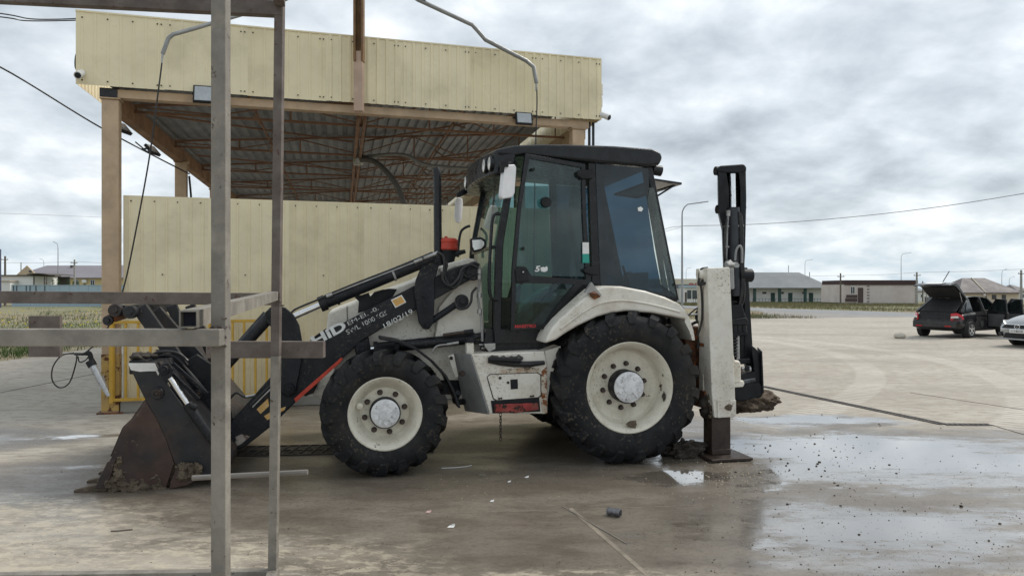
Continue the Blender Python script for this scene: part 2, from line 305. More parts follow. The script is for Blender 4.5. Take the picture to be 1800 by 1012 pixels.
# ------------------------------------------------------------------ ground
def concrete_mat():
    t = NT('wet_concrete')
    geo = t.n('ShaderNodeNewGeometry'); P = geo.outputs['Position']
    def ns(*a, **k): return t.noise(*a, vec=P, **k)
    def ell(cx, cy, rx, ry, rot=0):
        mp = t.n('ShaderNodeMapping'); mp.vector_type = 'TEXTURE'
        mp.inputs['Location'].default_value = (cx, cy, 0); mp.inputs['Rotation'].default_value = (0, 0, R_(rot)); mp.inputs['Scale'].default_value = (rx, ry, 1)
        t.l(P, mp.inputs[0]); d = t.n('ShaderNodeVectorMath'); d.operation = 'LENGTH'
        s = t.n('ShaderNodeSeparateXYZ'); t.l(mp.outputs[0], s.inputs[0]); c = t.n('ShaderNodeCombineXYZ')
        t.l(s.outputs[0], c.inputs[0]); t.l(s.outputs[1], c.inputs[1]); t.l(c.outputs[0], d.inputs[0])
        return t.math('SUBTRACT', 1.0, d.outputs['Value'])
    def mx(*xs):
        o = xs[0]
        for x in xs[1:]: o = t.math('MAXIMUM', o, x)
        return o
    wig = t.math('ADD', t.math('MULTIPLY', t.math('SUBTRACT', ns(.9, 9, .68, st=(.6, 1, 1)), .5), 1.5), t.math('MULTIPLY', t.math('SUBTRACT', ns(5, 8, .72, st=(.5, 1, 1), off=(3, 3, 0)), .5), 1.0))
    # damp ground: round the machine, the wash bay and the foreground
    damp = mx(ell(0, 7.3, 5.0, 3.4, 6), ell(-2.6, 6.7, 2.6, 1.5), ell(.8, 4.8, 2.6, 1.5), ell(4.2, 6.3, 4.2, 3.3, 10), ell(-6.5, 8.2, 2.0, .9, 8), ell(-2, 14, 4, 6))
    damp = t.ramp(t.math('ADD', damp, t.math('MULTIPLY', wig, .5)), -.05, .32)
    # standing water
    wet0 = mx(ell(3.75, 7.5, 2.5, 2.1, -4), ell(5.8, 7.0, 2.6, .8, 3), ell(2.7, 5.15, 2.3, .95, 6), t.math('ADD', ell(1.55, 6.7, .40, .24), .15), ell(4.0, 9.5, 1.3, .6), ell(1.75, 7.75, 1.0, .85), ell(3.9, 4.6, 2.1, 1.2, 0), t.math('SUBTRACT', ell(-5.0, 8.5, .75, .20, 8), .12), t.math('SUBTRACT', ell(-4.0, 7.05, .45, .16, 8), .25))
    sheen = t.ramp(t.math('ADD', wet0, t.math('MULTIPLY', wig, .85)), -.02, .34)
    sc_ = lambda e_: t.math('MULTIPLY', e_, .42)
    core = mx(ell(3.5, 7.75, 1.6, 1.05, -6), t.math('ADD', sc_(ell(2.85, 6.95, 1.1, .65, 5)), .05), ell(4.5, 7.35, 1.2, .35), ell(6.0, 7.1, 2.2, .5, 3), sc_(ell(2.6, 5.2, 1.5, .45, 6)), t.math('ADD', sc_(ell(1.55, 6.7, .46, .26)), .12), sc_(ell(3.9, 9.6, 1.0, .34)), sc_(ell(1.75, 7.85, .9, .75)), t.math('SUBTRACT', ell(2.75, 5.3, .9, .30, 6), .1), t.math('SUBTRACT', sc_(ell(-5.1, 8.5, .75, .20, 8)), .12))
    pud = t.ramp(t.math('ADD', core, t.math('MULTIPLY', wig, 1.05)), .06, .28)
    damp = t.math('MAXIMUM', damp, sheen)
    film = t.math('MULTIPLY', t.math('MULTIPLY', damp, .35), t.ramp(ns(1.6, 8, .66, st=(.4, 1, 1), off=(8, 2, 0)), .36, .60))
    film = t.math('MAXIMUM', film, t.math('MULTIPLY', sheen, t.ramp(ns(7, 8, .74, st=(.45, 1, 1), off=(2, 8, 0)), .28, .54)))
    film = t.math('MULTIPLY', film, t.ramp(ns(1.15, 9, .70, st=(.38, 1, 1), off=(11, 4, 0)), .42, .56))
    # colour: pale dusty concrete, tan mud film, streaks
    a = ns(.55, 8, .62, st=(.5, 1.2, 1)); b = ns(3.2, 9, .70, st=(.55, 1.1, 1), off=(1, 6, 0)); c = ns(26, 8, .75, off=(4, 4, 0)); d = ns(9, 8, .72, st=(.45, 1, 1), off=(7, 1, 0))
    dry = t.mix(t.ramp(a, .32, .68), (.355, .318, .265), (.445, .41, .355))
    dry = t.mix(t.ramp(b, .42, .66), dry, (.46, .425, .36))
    dry = t.mix(t.math('MULTIPLY', t.ramp(d, .48, .60), .7), dry, (.25, .22, .18)); dry = t.mix(t.math('MULTIPLY', t.ramp(ns(1.1, 7, .7, st=(.3, 1.3, 1), off=(2, 9, 0)), .5, .66), .45), dry, (.30, .27, .225))
    dry = t.mix(t.math('MULTIPLY', t.ramp(c, .5, .72), .3), dry, (.24, .215, .18)); dry = t.mix(t.math('MULTIPLY', t.ramp(ns(.28, 7, .66, st=(.5, 1, 1), off=(5, 5, 0)), .46, .64), .5), dry, (.26, .235, .20))
    wetc = t.mix(t.ramp(a, .35, .65), (.135, .113, .088), (.21, .182, .146))
    wetc = t.mix(t.ramp(b, .40, .64), wetc, (.115, .095, .073))
    wetc = t.mix(t.math('MULTIPLY', t.ramp(c, .48, .66), .6), wetc, (.075, .062, .048))
    # pale splashed-out scum where the near concrete starts to dry
    scum = t.math('MULTIPLY', t.math('ADD', t.math('MULTIPLY', t.ramp(ns(10, 10, .78, st=(.55, 1, 1), off=(7, 1, 0)), .48, .57), .7), t.math('MULTIPLY', t.ramp(ns(2.2, 8, .7, st=(.5, 1, 1), off=(4, 1, 0)), .42, .62), .3)), t.ramp(t.math('ADD', mx(ell(-2.4, 4.3, 2.6, 1.15), ell(-4.2, 5.3, 2.3, 1.0), ell(3.3, 4.0, 1.0, .5), ell(.4, 4.2, 1.2, .35)), t.math('MULTIPLY', wig, .45)), .0, .45))
    pit = t.math('MULTIPLY', t.ramp(ns(55, 3, .6, off=(1, 3, 0)), .60, .66), t.ramp(ns(1.9, 5, .6, off=(3, 9, 0)), .4, .6)); pale = t.math('MULTIPLY', t.ramp(ns(38, 4, .65, off=(8, 3, 0)), .60, .68), t.ramp(ns(2.3, 5, .6, off=(1, 2, 0)), .45, .6))
    dry = t.mix(t.math('MULTIPLY', pit, .6), dry, (.14, .12, .095)); wetc = t.mix(t.math('MULTIPLY', pit, .7), wetc, (.045, .037, .03)); dry = t.mix(t.math('MULTIPLY', pale, .5), dry, (.54, .50, .42)); wetc = t.mix(t.math('MULTIPLY', pale, .45), wetc, (.30, .26, .21))
    col = t.mix(damp, dry, wetc); col = t.mix(t.math('MULTIPLY', scum, .85), col, (.50, .44, .34))
    # chains of tyre-lug prints swept over the dry yard
    tr = None
    for cx, cy, rad, wd in ((-6, 20, 16.4, .34), (-9, 22, 17.7, .30)):
        s = t.n('ShaderNodeSeparateXYZ'); t.l(P, s.inputs[0])
        dx = t.math('SUBTRACT', s.outputs[0], cx); dy = t.math('SUBTRACT', s.outputs[1], cy)
        rr = t.math('SQRT', t.math('ADD', t.math('MULTIPLY', dx, dx), t.math('MULTIPLY', dy, dy)))
        band = t.ramp(t.math('ABSOLUTE', t.math('SUBTRACT', rr, rad)), wd * .75, wd, 1, 0)
        an = t.math('ARCTAN2', dy, dx); bars = t.ramp(t.math('SINE', t.math('MULTIPLY', an, 6.2832 * rad / .19 / 6.2832 * 6.2832)), -.1, .5)
        f = t.math('MULTIPLY', band, bars); tr = f if tr is None else t.math('MAXIMUM', tr, f)
    sx_ = t.n('ShaderNodeSeparateXYZ'); t.l(P, sx_.inputs[0]); tr = t.math('MULTIPLY', tr, t.ramp(sx_.outputs[0], 2.0, 3.5))
    tr = t.math('MULTIPLY', t.math('MULTIPLY', tr, t.math('SUBTRACT', 1, damp)), t.ramp(ns(.4, 3, .5, off=(9, 9, 0)), .25, .5))
    col = t.mix(t.math('MULTIPLY', tr, .5), col, (.60, .57, .51))
    col = t.mix(t.math('MULTIPLY', pud, .5), col, (.15, .135, .115))
    t.l(col, t.b.inputs['Base Color'])
    r = t.math('ADD', t.math('MULTIPLY', damp, -.42), .82); r = t.math('SUBTRACT', r, t.math('MULTIPLY', film, .24))
    r = t.math('ADD', r, t.math('MULTIPLY', t.ramp(c, .4, .7), .10))
    rg = t.n('ShaderNodeMixRGB'); t.set(rg, 0, pud); t.l(r, rg.inputs[1]); rg.inputs[2].default_value = (.07, .07, .07, 1)
    t.l(rg.outputs[0], t.b.inputs['Roughness'])
    t.b.inputs['IOR'].default_value = 1.5
    t.l(t.math('MAXIMUM', pud, film), t.b.inputs['Coat Weight']); t.b.inputs['Coat IOR'].default_value = 2.0
    t.l(t.math('ADD', .03, t.math('MULTIPLY', t.math('SUBTRACT', 1, pud), .13)), t.b.inputs['Coat Roughness'])
    sp = t.n('ShaderNodeMapRange'); sp.inputs[3].default_value = .4; sp.inputs[4].default_value = 1.0; t.l(t.math('MAXIMUM', pud, t.math('MULTIPLY', damp, .35)), sp.inputs[0]); t.l(sp.outputs[0], t.b.inputs['Specular IOR Level'])
    h = t.math('ADD', t.math('MULTIPLY', b, .6), t.math('ADD', t.math('MULTIPLY', c, .25), t.math('MULTIPLY', d, .5)))
    bp = t.bump(h, .5, .02); st = t.n('ShaderNodeMapRange'); st.inputs[3].default_value = .55; st.inputs[4].default_value = .035
    t.l(t.math('MAXIMUM', pud, t.math('MULTIPLY', film, .8)), st.inputs[0]); t.l(st.outputs[0], bp.inputs['Strength'])
    return t.m
def land_mat():
    t = NT('steppe_ground'); a = t.noise(.09, 6, .65); b = t.noise(.7, 8, .7, off=(3, 3, 0)); c = t.noise(.03, 4, .5, off=(1, 5, 0))
    col = t.mix(t.ramp(a, .38, .62), (.26, .20, .13), (.15, .155, .07)); col = t.mix(t.ramp(b, .45, .65), col, (.30, .25, .17))
    col = t.mix(t.math('MULTIPLY', t.ramp(c, .4, .6), .6), col, (.12, .14, .055))
    t.l(col, t.b.inputs['Base Color']); t.b.inputs['Roughness'].default_value = .95; t.bump(b, .6, .1); return t.m
def flat(name, pts, m, z):
    me = bpy.data.meshes.new(name); me.from_pydata([(p[0], p[1], z) for p in pts], [], [tuple(range(len(pts)))]); me.materials.append(m)
    o = bpy.data.objects.new(name, me); COL.objects.link(o); o['kind'] = 'structure'; return o
M['concrete'] = concrete_mat(); M['land'] = land_mat()
M['asphalt'] = mat('road_asphalt', (.19, .195, .20), .7, 0, .08, .4, (.26, .25, .23), .5, .3, None, 0, 1, .2, 30, .006)
M['gravelgrey'] = mat('apron_gravel', (.235, .225, .21), .85, 0, .12, .5, (.30, .27, .23), .6, .4, None, 0, 1, .3, 20, .01)
def land_z(x, y):
    k = min(max((y - 62) / 70, 0), 1); return -.03 - .52 * k * k * (3 - 2 * k)
g = MB(); xs = [-600, -300, -150, -80, -40, -20, 0, 20, 40, 60, 80, 110, 150, 300, 600]; ys = [-60, 0, 20, 40, 55, 62, 70, 78, 86, 94, 102, 112, 122, 132, 160, 220, 400, 900]
g.add([(x, y, land_z(x, y)) for y in ys for x in xs], [(j * len(xs) + i, j * len(xs) + i + 1, (j + 1) * len(xs) + i + 1, (j + 1) * len(xs) + i) for j in range(len(ys) - 1) for i in range(len(xs) - 1)])
tag(g.build('ground', M['land']), kind='structure')
flat('concrete_yard', [(-12.1, -10), (49, -10), (25.7, 46.5), (22.5, 46.0), (17, 44.5), (10, 42), (-12.1, 40)], M['concrete'], 0)
flat('gravel_apron', [(25.7, 46.4), (20.2, 60.2), (18.8, 55), (15.5, 48), (13.5, 44.6), (17, 44.4)], M['gravelgrey'], -.012)
flat('road', [(62.4, -40), (75, -40), (31, 55), (21.7, 76), (15, 90), (8, 90), (14, 76), (20, 60.7), (25.5, 47)], M['asphalt'], -.018)
M['mark'] = mat('road_paint', (.55, .55, .52), .7, 0, .1, 3, (.3, .3, .28), .5, 3, None, 0, 1, 0)
def strip(name, a, b, wd, m, z, h=.004, **kw):
    a, b = Vector(a), Vector(b); a.z = b.z = z + h / 2; return tag(MB().bar(a, b, wd, h).build(name, m), kind='structure')
M['joint'] = mat('joint_filler', (.205, .175, .135), .75, 0, .3, 6, (.15, .125, .1), .7, 7, None, 0, 1, .5, 40, .01)
M['jointdark'] = mat('joint_dark', (.13, .115, .095), .8, 0, .2, 6, (.22, .19, .16), .6, 5, None, 0, 1, .4, 40, .01)
strip('concrete_joint', G(1003, 893), G(1145, 1016), .034, M['joint'], 0.0005, .0015)
strip('concrete_joint', G(1003, 893) + Vector((-.06, .05, 0)), G(1120, 960) + Vector((-.06, .05, 0)), .012, M['jointdark'], 0.0005)
strip('concrete_joint', G(700, 905), G(1250, 887), .008, M['joint'], 0.0005, .001)
strip('concrete_joint', G(0, 690), G(176, 655), .03, M['jointdark'], 0.0005)
strip('concrete_joint', G(1600, 690), G(1800, 720), .02, M['jointdark'], 0.0005)
# dark drain channel across the yard
M['drain'] = mat('drain_iron', (.055, .05, .045), .6, .2, .3, 6, (.16, .14, .12), .6, 7, None, 0, 1, .3, 60, .004)
ch = empty('drain_channel', G(1545, 722), kind='structure'); off = ch.location.copy()
cpts = [G(1340, 679), G(1545, 722), G(1660, 746), G(1742, 746.5)]
for i in range(3):
    a, b = cpts[i] - off, cpts[i + 1] - off; d = (b - a).normalized(); nrm = Vector((-d.y, d.x, 0)); ww = .11
    MB().bar(a + Vector((0, 0, .0025)), b + Vector((0, 0, .0025)), ww, .004).build('channel_bed', mat('channel_dark', (.025, .022, .02), .8, 0, .2, 9, None, 0, 1, None, 0, 1, .2), ch)
    for sgn in (-1, 1): MB().bar(a + nrm * sgn * ww / 2 + Vector((0, 0, .005)), b + nrm * sgn * ww / 2 + Vector((0, 0, .005)), .022, .009).build('channel_edge', M['drain'], ch)
    m = MB(); n = int((b - a).length / .06)
    for k in range(n):
        p = a.lerp(b, (k + .5) / n) + Vector((0, 0, .0065)); m.bar(p - nrm * ww / 2, p + nrm * ww / 2, .022, .006)
    o = m.build('channel_bars', M['drain'], ch); o['kind'] = 'stuff'
strip('concrete_joint', G(1742, 746.5), G(1830, 772), .02, M['jointdark'], 0.0005)

# ------------------------------------------------------------------ wash bay canopy
AX = Vector((math.cos(R_(16)), math.sin(R_(16)), 0)); BX = Vector((-math.sin(R_(12.9)), math.cos(R_(12.9)), 0))
C0 = Vector((-5.5, 10.16, 0))
bay = empty('wash_bay', C0, label='beige sheet metal wash bay canopy on steel posts behind the excavator', cat='canopy building')
def cs(s, b, z): v = AX * s + BX * b; return Vector((v.x, v.y, z))   # local to bay
def s_at(px, b=0.0):       # canopy-front coordinate seen at an image column
    k = (px - 900) / FOC; p = C0 + BX * b
    return (k * p.y - p.x) / (AX.x - k * AX.y)
def sheet(name, s0, s1, z0, z1, b, mt, pitch=.15, rib=.022, dep=.012, along='s'):
    prof = []; n = max(1, round((s1 - s0) / pitch)); st = (s1 - s0) / n
    for i in range(n):
        q = s0 + i * st
        prof += [(q + .001, 0), (q + st * .5 - rib, 0), (q + st * .5 - rib * .55, dep), (q + st * .5 + rib * .55, dep), (q + st * .5 + rib, 0)]
    prof.append((s1 - .001, 0))
    f = (lambda q, h, z: cs(q, b - h, z)) if along == 's' else (lambda q, h, z: cs(b + h, q, z))
    m = MB(); vs = [f(q, h, z) for z in (z0, z1) for q, h in prof]; k = len(prof)
    m.add(vs, [(i, i + 1, k + i + 1, k + i) for i in range(k - 1)]); o = m.build(name, mt, bay, smooth=False)
    sd_ = o.modifiers.new('thick', 'SOLIDIFY'); sd_.thickness = .003; return o
FS0, FS1 = -.386, 7.18; nf = 7
M['screw'] = mat('roof_screw', (.05, .04, .03), .5, .5, .1, 9, None, 0, 1, None, 0, 1, 0)
def screws(parent, pts):
    m = MB()
    for p in pts: m.box(p, (.016, .012, .016))
    o = m.build('screws', M['screw'], parent, smooth=False); o['kind'] = 'stuff'
beiges = [M['beige'], mat('beige_sheet_faded', (.83, .735, .50), .4, 0, .04, 1.2, (.42, .35, .22), .35, 1.3, None, 0, 1, .06, 12, .004), mat('beige_sheet_dull', (.805, .705, .465), .4, 0, .05, 1.2, (.40, .33, .2), .4, 1.0, None, 0, 1, .06, 12, .004)]
for i in range(nf):
    a = FS0 + (FS1 - FS0) * i / nf; b = FS0 + (FS1 - FS0) * (i + 1) / nf
    o = sheet('fascia_sheet', a, b + .012, 4.435 + .006 * (i % 2), 5.40 + .006 * ((i * 3) % 4), -.17 - .004 * (i % 2), beiges[i % 3], .155 if i < 3 else .145, .02 if i < 3 else .028, .008 if i < 3 else .014)
    screws(o, [cs(a + .08 + q * (b - a - .16) / 3.0, -.185, z) for q in range(4) for z in (4.49, 5.33)] + [cs(b - .03, -.185, z) for z in (4.49, 5.33)])
for sx in (FS0, FS1):      # side fascias
    for i in range(16):
        sheet('fascia_sheet', -.17 + i * 1.13, -.17 + (i + 1) * 1.13 - .004, 4.44, 5.40, sx, beiges[(i + 1) % 3], along='b')
MB().bar(cs(FS0, -.172, 5.415), cs(FS1, -.172, 5.415), .03, .02).build('fascia_cap', M['beige'], bay)
MB().bar(cs(-.1, 0, 4.365), cs(7.0, 0, 4.365), .16, .115).build('beam', M['post'], bay, bevel=.006)
for sx in (0.0, 6.93): MB().bar(cs(sx, .09, 4.29), cs(sx, 17.8, 4.29), .14, .26).build('beam', M['post'] if sx else mat('beam_rusty', (.30, .17, .09), .6, 0, .2, 3, (.16, .09, .05), .6, 2, None, 0, 1, .1), bay, bevel=.005)
MB().bar(cs(0, 17.8, 4.29), cs(6.9, 17.8, 4.29), .14, .26).build('beam', M['truss'], bay)
def post(s, b, top=4.28, wd=.215, mt=None):
    hb = wd / 2; o = None
    m = MB(); c = cs(s, b, 0)
    rot = Matrix.Rotation(R_(16), 3, 'Z')
    m.box(c + Vector((0, 0, top / 2)), (wd, wd * .8, top), rot); m.box(c + Vector((0, 0, top + .012)), (wd + .05, wd * .8 + .05, .024), rot)
    o = m.build('post', mt or M['post'], bay, bevel=.012)
    MB().box(c + Vector((0, 0, .01)), (wd + .1, wd * .8 + .1, .02), rot).build('base_plate', M['rustplate'], o)
    if b == 0 and s < 1:
        t_ = NT('post_lower_paint')
        MB().box(c + Vector((-.0, -.002, .42)), (wd + .006, wd * .8 + .006, .78), rot).build('kick_plate', M['postrust'], o, bevel=.008)
    return o
post(0, 0); post(6.82, 0); post(0.03, 4.35, 4.16); post(6.9, 4.35, 4.16); post(0, 8.4, 4.16); post(6.9, 8.4, 4.16); post(0, 13, 4.16); post(6.9, 13, 4.16); post(0, 17.6, 4.16); post(6.9, 17.6, 4.16)
MB().box(cs(-.02, -.0, 4.37), (.22, .18, .12), Matrix.Rotation(R_(16), 3, 'Z')).build('beam_end_cap', M['frame'], bay)
for i, q in enumerate((7.03, 7.1)): MB().tube([cs(q, -.02, 3.0), cs(q, -.02, 4.42)], .022).build('downpipe', M['frame'], bay)
# wall in front of the bay, standing on a kerb
MB().bar(cs(.12, .06, .075), cs(7.0, .06, .075), .30, .15).build('kerb', M['curb'], bay, bevel=.015)
nw = 6; W0, W1 = .13, 6.7
for i in range(nw):
    a = W0 + (W1 - W0) * i / nw; b = W0 + (W1 - W0) * (i + 1) / nw
    o = sheet('wall_sheet', a, b + .012, .15, 2.975 + .004 * (i % 2), .055 - .004 * (i % 2), beiges[(i * 2 + 1) % 3], .155, .016, .011)
    screws(o, [cs(a + .1 + q * (b - a - .2) / 3.0, .04, z) for q in range(4) for z in (2.92,)] + [cs(a + .5, .04, 1.9), cs(a + .25, .04, .28)])
MB().bar(cs(W0, .075, 2.985), cs(W1, .075, 2.985), .05, .02).build('wall_cap', M['beige'], bay)
for q in (.15, 1.2, 2.3): MB().bar(cs(W0, .10, q + .2), cs(W1, .10, q + .2), .05, .05).build('wall_rail', M['post'], bay)
for i in range(9):     # far walls low at the back of the bay
    sheet('back_wall_sheet', .15 + i * .75, .15 + (i + 1) * .75 - .004, .15, 3.9, 17.5, M['beige'], .2)
# roof deck of long trapezoid sheets, trusses and a long tie frame under it
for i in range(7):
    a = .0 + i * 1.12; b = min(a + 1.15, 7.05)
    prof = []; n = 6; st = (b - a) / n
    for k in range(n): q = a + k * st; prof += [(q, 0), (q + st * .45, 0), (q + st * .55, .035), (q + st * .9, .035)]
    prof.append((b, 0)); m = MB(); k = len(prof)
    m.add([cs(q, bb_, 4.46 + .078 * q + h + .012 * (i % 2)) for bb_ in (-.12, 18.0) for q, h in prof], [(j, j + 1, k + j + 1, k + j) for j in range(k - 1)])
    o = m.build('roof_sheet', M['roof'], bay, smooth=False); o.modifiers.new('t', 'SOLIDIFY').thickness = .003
proto = None
for j in range(7):
    if proto is None:
        m = MB(); m.bar(cs(.07, 0, 4.33), cs(6.86, 0, 4.33), .032, .036); m.bar(cs(.07, 0, 4.43), cs(6.7, 0, 4.94), .032, .036)
        tr = m.build('truss', M['truss'], bay, smooth=False); proto = tr
        for q in range(7):
            x = .1 + q * 1.1
            MB().bar(cs(x, 0, 4.35), cs(x, 0, 4.41 + .077 * x), .024, .024).build('strut', M['truss'], tr, smooth=False)
            if q < 6:
                lo, hi = (4.36, 4.40 + .077 * (x + 1.1)) if q % 2 else (4.40 + .077 * x, 4.36)
                MB().bar(cs(x + .02, 0, lo), cs(x + 1.08, 0, hi), .02, .02).build('brace', M['truss'], tr, smooth=False)
    else: tr = copy_tree(proto, bay)
    tr.location = cs(0, .85 + j * 2.7, 0)
for q in (1.75, 3.4, 5.1):
    m = MB(); m.bar(cs(q, .2, 4.38 + .077 * q), cs(q, 17.6, 4.38 + .077 * q), .03, .04)
    for k in range(6): m.bar(cs(q, .85 + k * 2.7, 4.4), cs(q, .85 + (k + .5) * 2.7, 4.36 + .077 * q), .022)
    m.build('tie_frame', M['truss'], bay, smooth=False)
for q in (-.05, .05):
    MB().bar(cs(3.38 + q, .15, 4.30), cs(3.38 + q, 17.6, 4.30), .05, .08).build('rail_beam', M['truss'], bay)
for k in range(4): MB().bar(cs(.2, 1.3 + 3.6 * k, 4.41), cs(3.3, 3.8 + 3.6 * k, 4.64), .03, .03).build('wind_brace', M['truss'], bay); MB().bar(cs(6.6, 1.3 + 3.6 * k, 4.9), cs(3.5, 3.8 + 3.6 * k, 4.66), .03, .03).build('wind_brace', M['truss'], bay)
# mast in front of the fascia carrying two swinging wash booms
mast = MB(); mast.bar(cs(3.33, -.30, 4.28), cs(3.33, -.30, 5.15), .13, .12)
mo = mast.build('mast', mat('mast_paint', (.50, .36, .27), .55, 0, .08, 3, (.3, .2, .14), .4, 3, None, 0, 1, .1), bay, bevel=.006)
m = MB(); m.bar(cs(3.33 - .055, -.33, 5.0), cs(3.33 - .055, -.33, 6.5), .03, .13); m.bar(cs(3.33 + .055, -.33, 5.0), cs(3.33 + .055, -.33, 6.5), .03, .13); m.bar(cs(3.33, -.27, 5.0), cs(3.33, -.27, 6.5), .1, .02)
m.build('mast_head', mat('mast_rust', (.20, .115, .05), .7, 0, .25, 4, (.10, .05, .03), .5, 4, None, 0, 1, .3), mo)
def boom(pts, r, label):
    b = empty('wash_boom', pts[0], label=label, cat='wash boom', group='swinging wash booms on the canopy mast')
    o = pts[0]; MB().tube([p - o for p in pts], r, 10).build('boom_pipe', M['galv'], b)
    MB().lathe([(.05, -.06), (.05, .06)], (0, 0, 0), 'z', 12).build('swivel', M['steel'], b)
    MB().tube([pts[-1] - o, pts[-1] - o + Vector((-.01, 0, -.12))], [.018, .012]).build('hose_fitting', M['steel'], b)
    return b
mtop = C0 + cs(3.33, -.42, 6.42)
boom(catmull([mtop, W(500, 0, 10.5), W(370, 42, 9.9), W(304, 61, 9.6)], 4)[:-1] + [W(304, 61, 9.6), W(296, 68, 9.58), W(286, 95, 9.55)], .027, 'left swinging wash boom bent down over the fascia, grey pipe')
boom([mtop, W(735, 0, 10.95), W(830, 44, 11.1), W(842, 57, 11.12), W(853, 70, 11.14), W(925, 107, 11.3), W(938, 118, 11.33), W(943, 146, 11.34)], .032, 'right swinging wash boom cranked above the fascia, grey pipe')
MB().lathe([(.03, -.1), (.06, -.06), (.06, .05), (.03, .1)], W(742, 2, 10.95) - mtop + Vector((0, 0, .07)), 'x', 12).build('boom_joint', M['galv'], [o for o in COL.objects if o.name == 'wash_boom.001'][0])
def hose(name, pts, r, label, cat='hose', mt=None, group=None, k=8):
    pts = catmull(pts, k); o0 = pts[0]; o = MB().tube([p - o0 for p in pts], r, 7).build(name, mt or M['hose'], None, loc=o0); return tag(o, label, cat, group)
hose('pressure_hose', [W(286, 100, 9.55), W(277, 170, 9.55), W(262, 280, 9.6), W(238, 410, 9.65), W(216, 510, 9.7), W(188, 578, 9.8), W(152, 618, 9.75), W(130, 622, 9.72)], .010, 'black pressure hose hanging from the left wash boom beside the post')
hose('pressure_hose', [W(943, 148, 11.34), W(944, 180, 11.34), W(942, 240, 11.36), W(940, 330, 11.4), W(938, 520, 11.45)], .010, 'black pressure hose hanging from the right wash boom behind the cab')
hose('pressure_hose', [W(135, 622, 9.72), W(133, 640, 9.7), W(122, 672, 9.7), W(105, 681, 9.7), W(92, 668, 9.7), W(93, 645, 9.7), W(108, 625, 9.7), W(130, 620, 9.72)], .009, 'loop of black hose under the pressure gun at the left post')
# spray gun in its tube holder at the left post
gun = empty('pressure_washer_gun', W(160, 634, 9.75), label='black pressure washer gun stuck in a silver holder tube on the left post', cat='spray gun')
q0 = gun.location.copy(); lc = lambda x, y, Z=9.75: W(x, y, Z) - q0
MB().tube([lc(162, 640), lc(176, 668), lc(191, 696)], [.045, .043, .024], 14).build('holder_tube', mat('silver_tube', (.52, .53, .54), .35, .6, .1, 6, None, 0, 1, (.03, .03, .03), .1, 26, .05), gun)
MB().tube([lc(158, 634), lc(163, 643)], .058, 14).build('holder_collar', M['plastic'], gun)
MB().tube(catmull([lc(132, 622), lc(150, 622), lc(157, 620), lc(161, 634)], 4), [.018] * 5 + [.028] * 4 + [.03] * 4, 10).build('grip', M['plastic'], gun)
MB().tube(catmull([lc(137, 626), lc(140, 636), lc(150, 633), lc(156, 626)], 5), .008, 6).build('trigger_guard', M['plastic'], gun)
MB().tube([lc(60, 622), lc(110, 621), lc(134, 622)], .009, 6).build('lance', M['steel'], gun)
MB().prism([(a.x, a.z) for a in (lc(166, 662), lc(176, 660), lc(186, 690), lc(176, 684))], .05, .08).build('bracket', M['grey'], gun)
# yellow railing along the wall
rail = empty('yellow_railing', C0 + cs(.1, -.14, 0), label='yellow steel railing with upright bars along the foot of the bay wall', cat='railing')
q0 = rail.location - C0; f = lambda s, z: cs(s, -.14, z) - q0
s0, s1 = .04, 2.36
for z in (1.245, .19): MB().bar(f(s0, z), f(s1, z), .04, .04).build('rail', M['yellow'], rail, bevel=.004)
pb = None
for i in range(16):
    s = s0 + .02 + i * (s1 - s0 - .04) / 15
    if pb is None: pb = MB().bar(Vector((0, 0, .19)), Vector((0, 0, 1.245)), .028, .028).build('upright_bar', M['yellow'], rail, bevel=.003); o = pb
    else: o = pb.copy(); COL.objects.link(o)
    o.location = f(s, 0)
for s in (s0, s1): MB().bar(f(s, .15), f(s, 1.265), .05, .05).build('end_post', M['yellow'], rail, bevel=.004)
MB().bar(f(s0 + .6, .02), f(s0 + .6, .18), .04, .04).build('foot', M['yellow'], rail)
# floodlights
def flood(loc, wd, hh, rz, rx, label):
    o = empty('floodlight', loc, rz, label=label, cat='floodlight', group='floodlights on the wash bay')
    o.rotation_euler = (rx, 0, rz)
    MB().bb((-wd / 2, 0, -hh / 2), (wd / 2, .05, hh / 2)).build('housing', M['plastic'], o, bevel=.006)
    MB().bb((-wd / 2 + .022, -.006, -hh / 2 + .02), (wd / 2 - .022, -.001, hh / 2 - .02)).build('glass_front', M['floodglass'], o)
    m = MB(); m.bar((-wd / 2 - .01, .02, 0), (-wd / 2 - .01, .12, .06), .012, .03); m.bar((wd / 2 + .01, .02, 0), (wd / 2 + .01, .12, .06), .012, .03); m.bar((-wd / 2 - .01, .12, .06), (wd / 2 + .01, .12, .06), .012, .03); m.build('bracket', M['plastic'], o)
flood(C0 + cs(1.28, -.26, 4.40), .40, .25, R_(16), R_(-14), 'large black framed floodlight on the beam beside the near rack post')
flood(C0 + cs(5.86, -.26, 4.36), .27, .20, R_(16), R_(-14), 'small black framed floodlight on the beam above the cab')
for b_, lab in ((.95, 'first floodlight hung inside the left side beam by the corner post'), (2.75, 'second floodlight hung inside the left side beam near the middle post')):
    flood(C0 + cs(-.10, b_, 4.12), .28, .20, R_(16 + 70), R_(-40), lab)
    MB().tube([Vector((0, .12, .06)), Vector((-.02, .16, .3))], .012, 6).build('hanger', M['plastic'], [o for o in COL.objects if o.name.startswith('floodlight')][-1] if False else [o for o in COL.objects if o.get('label') == lab][0])
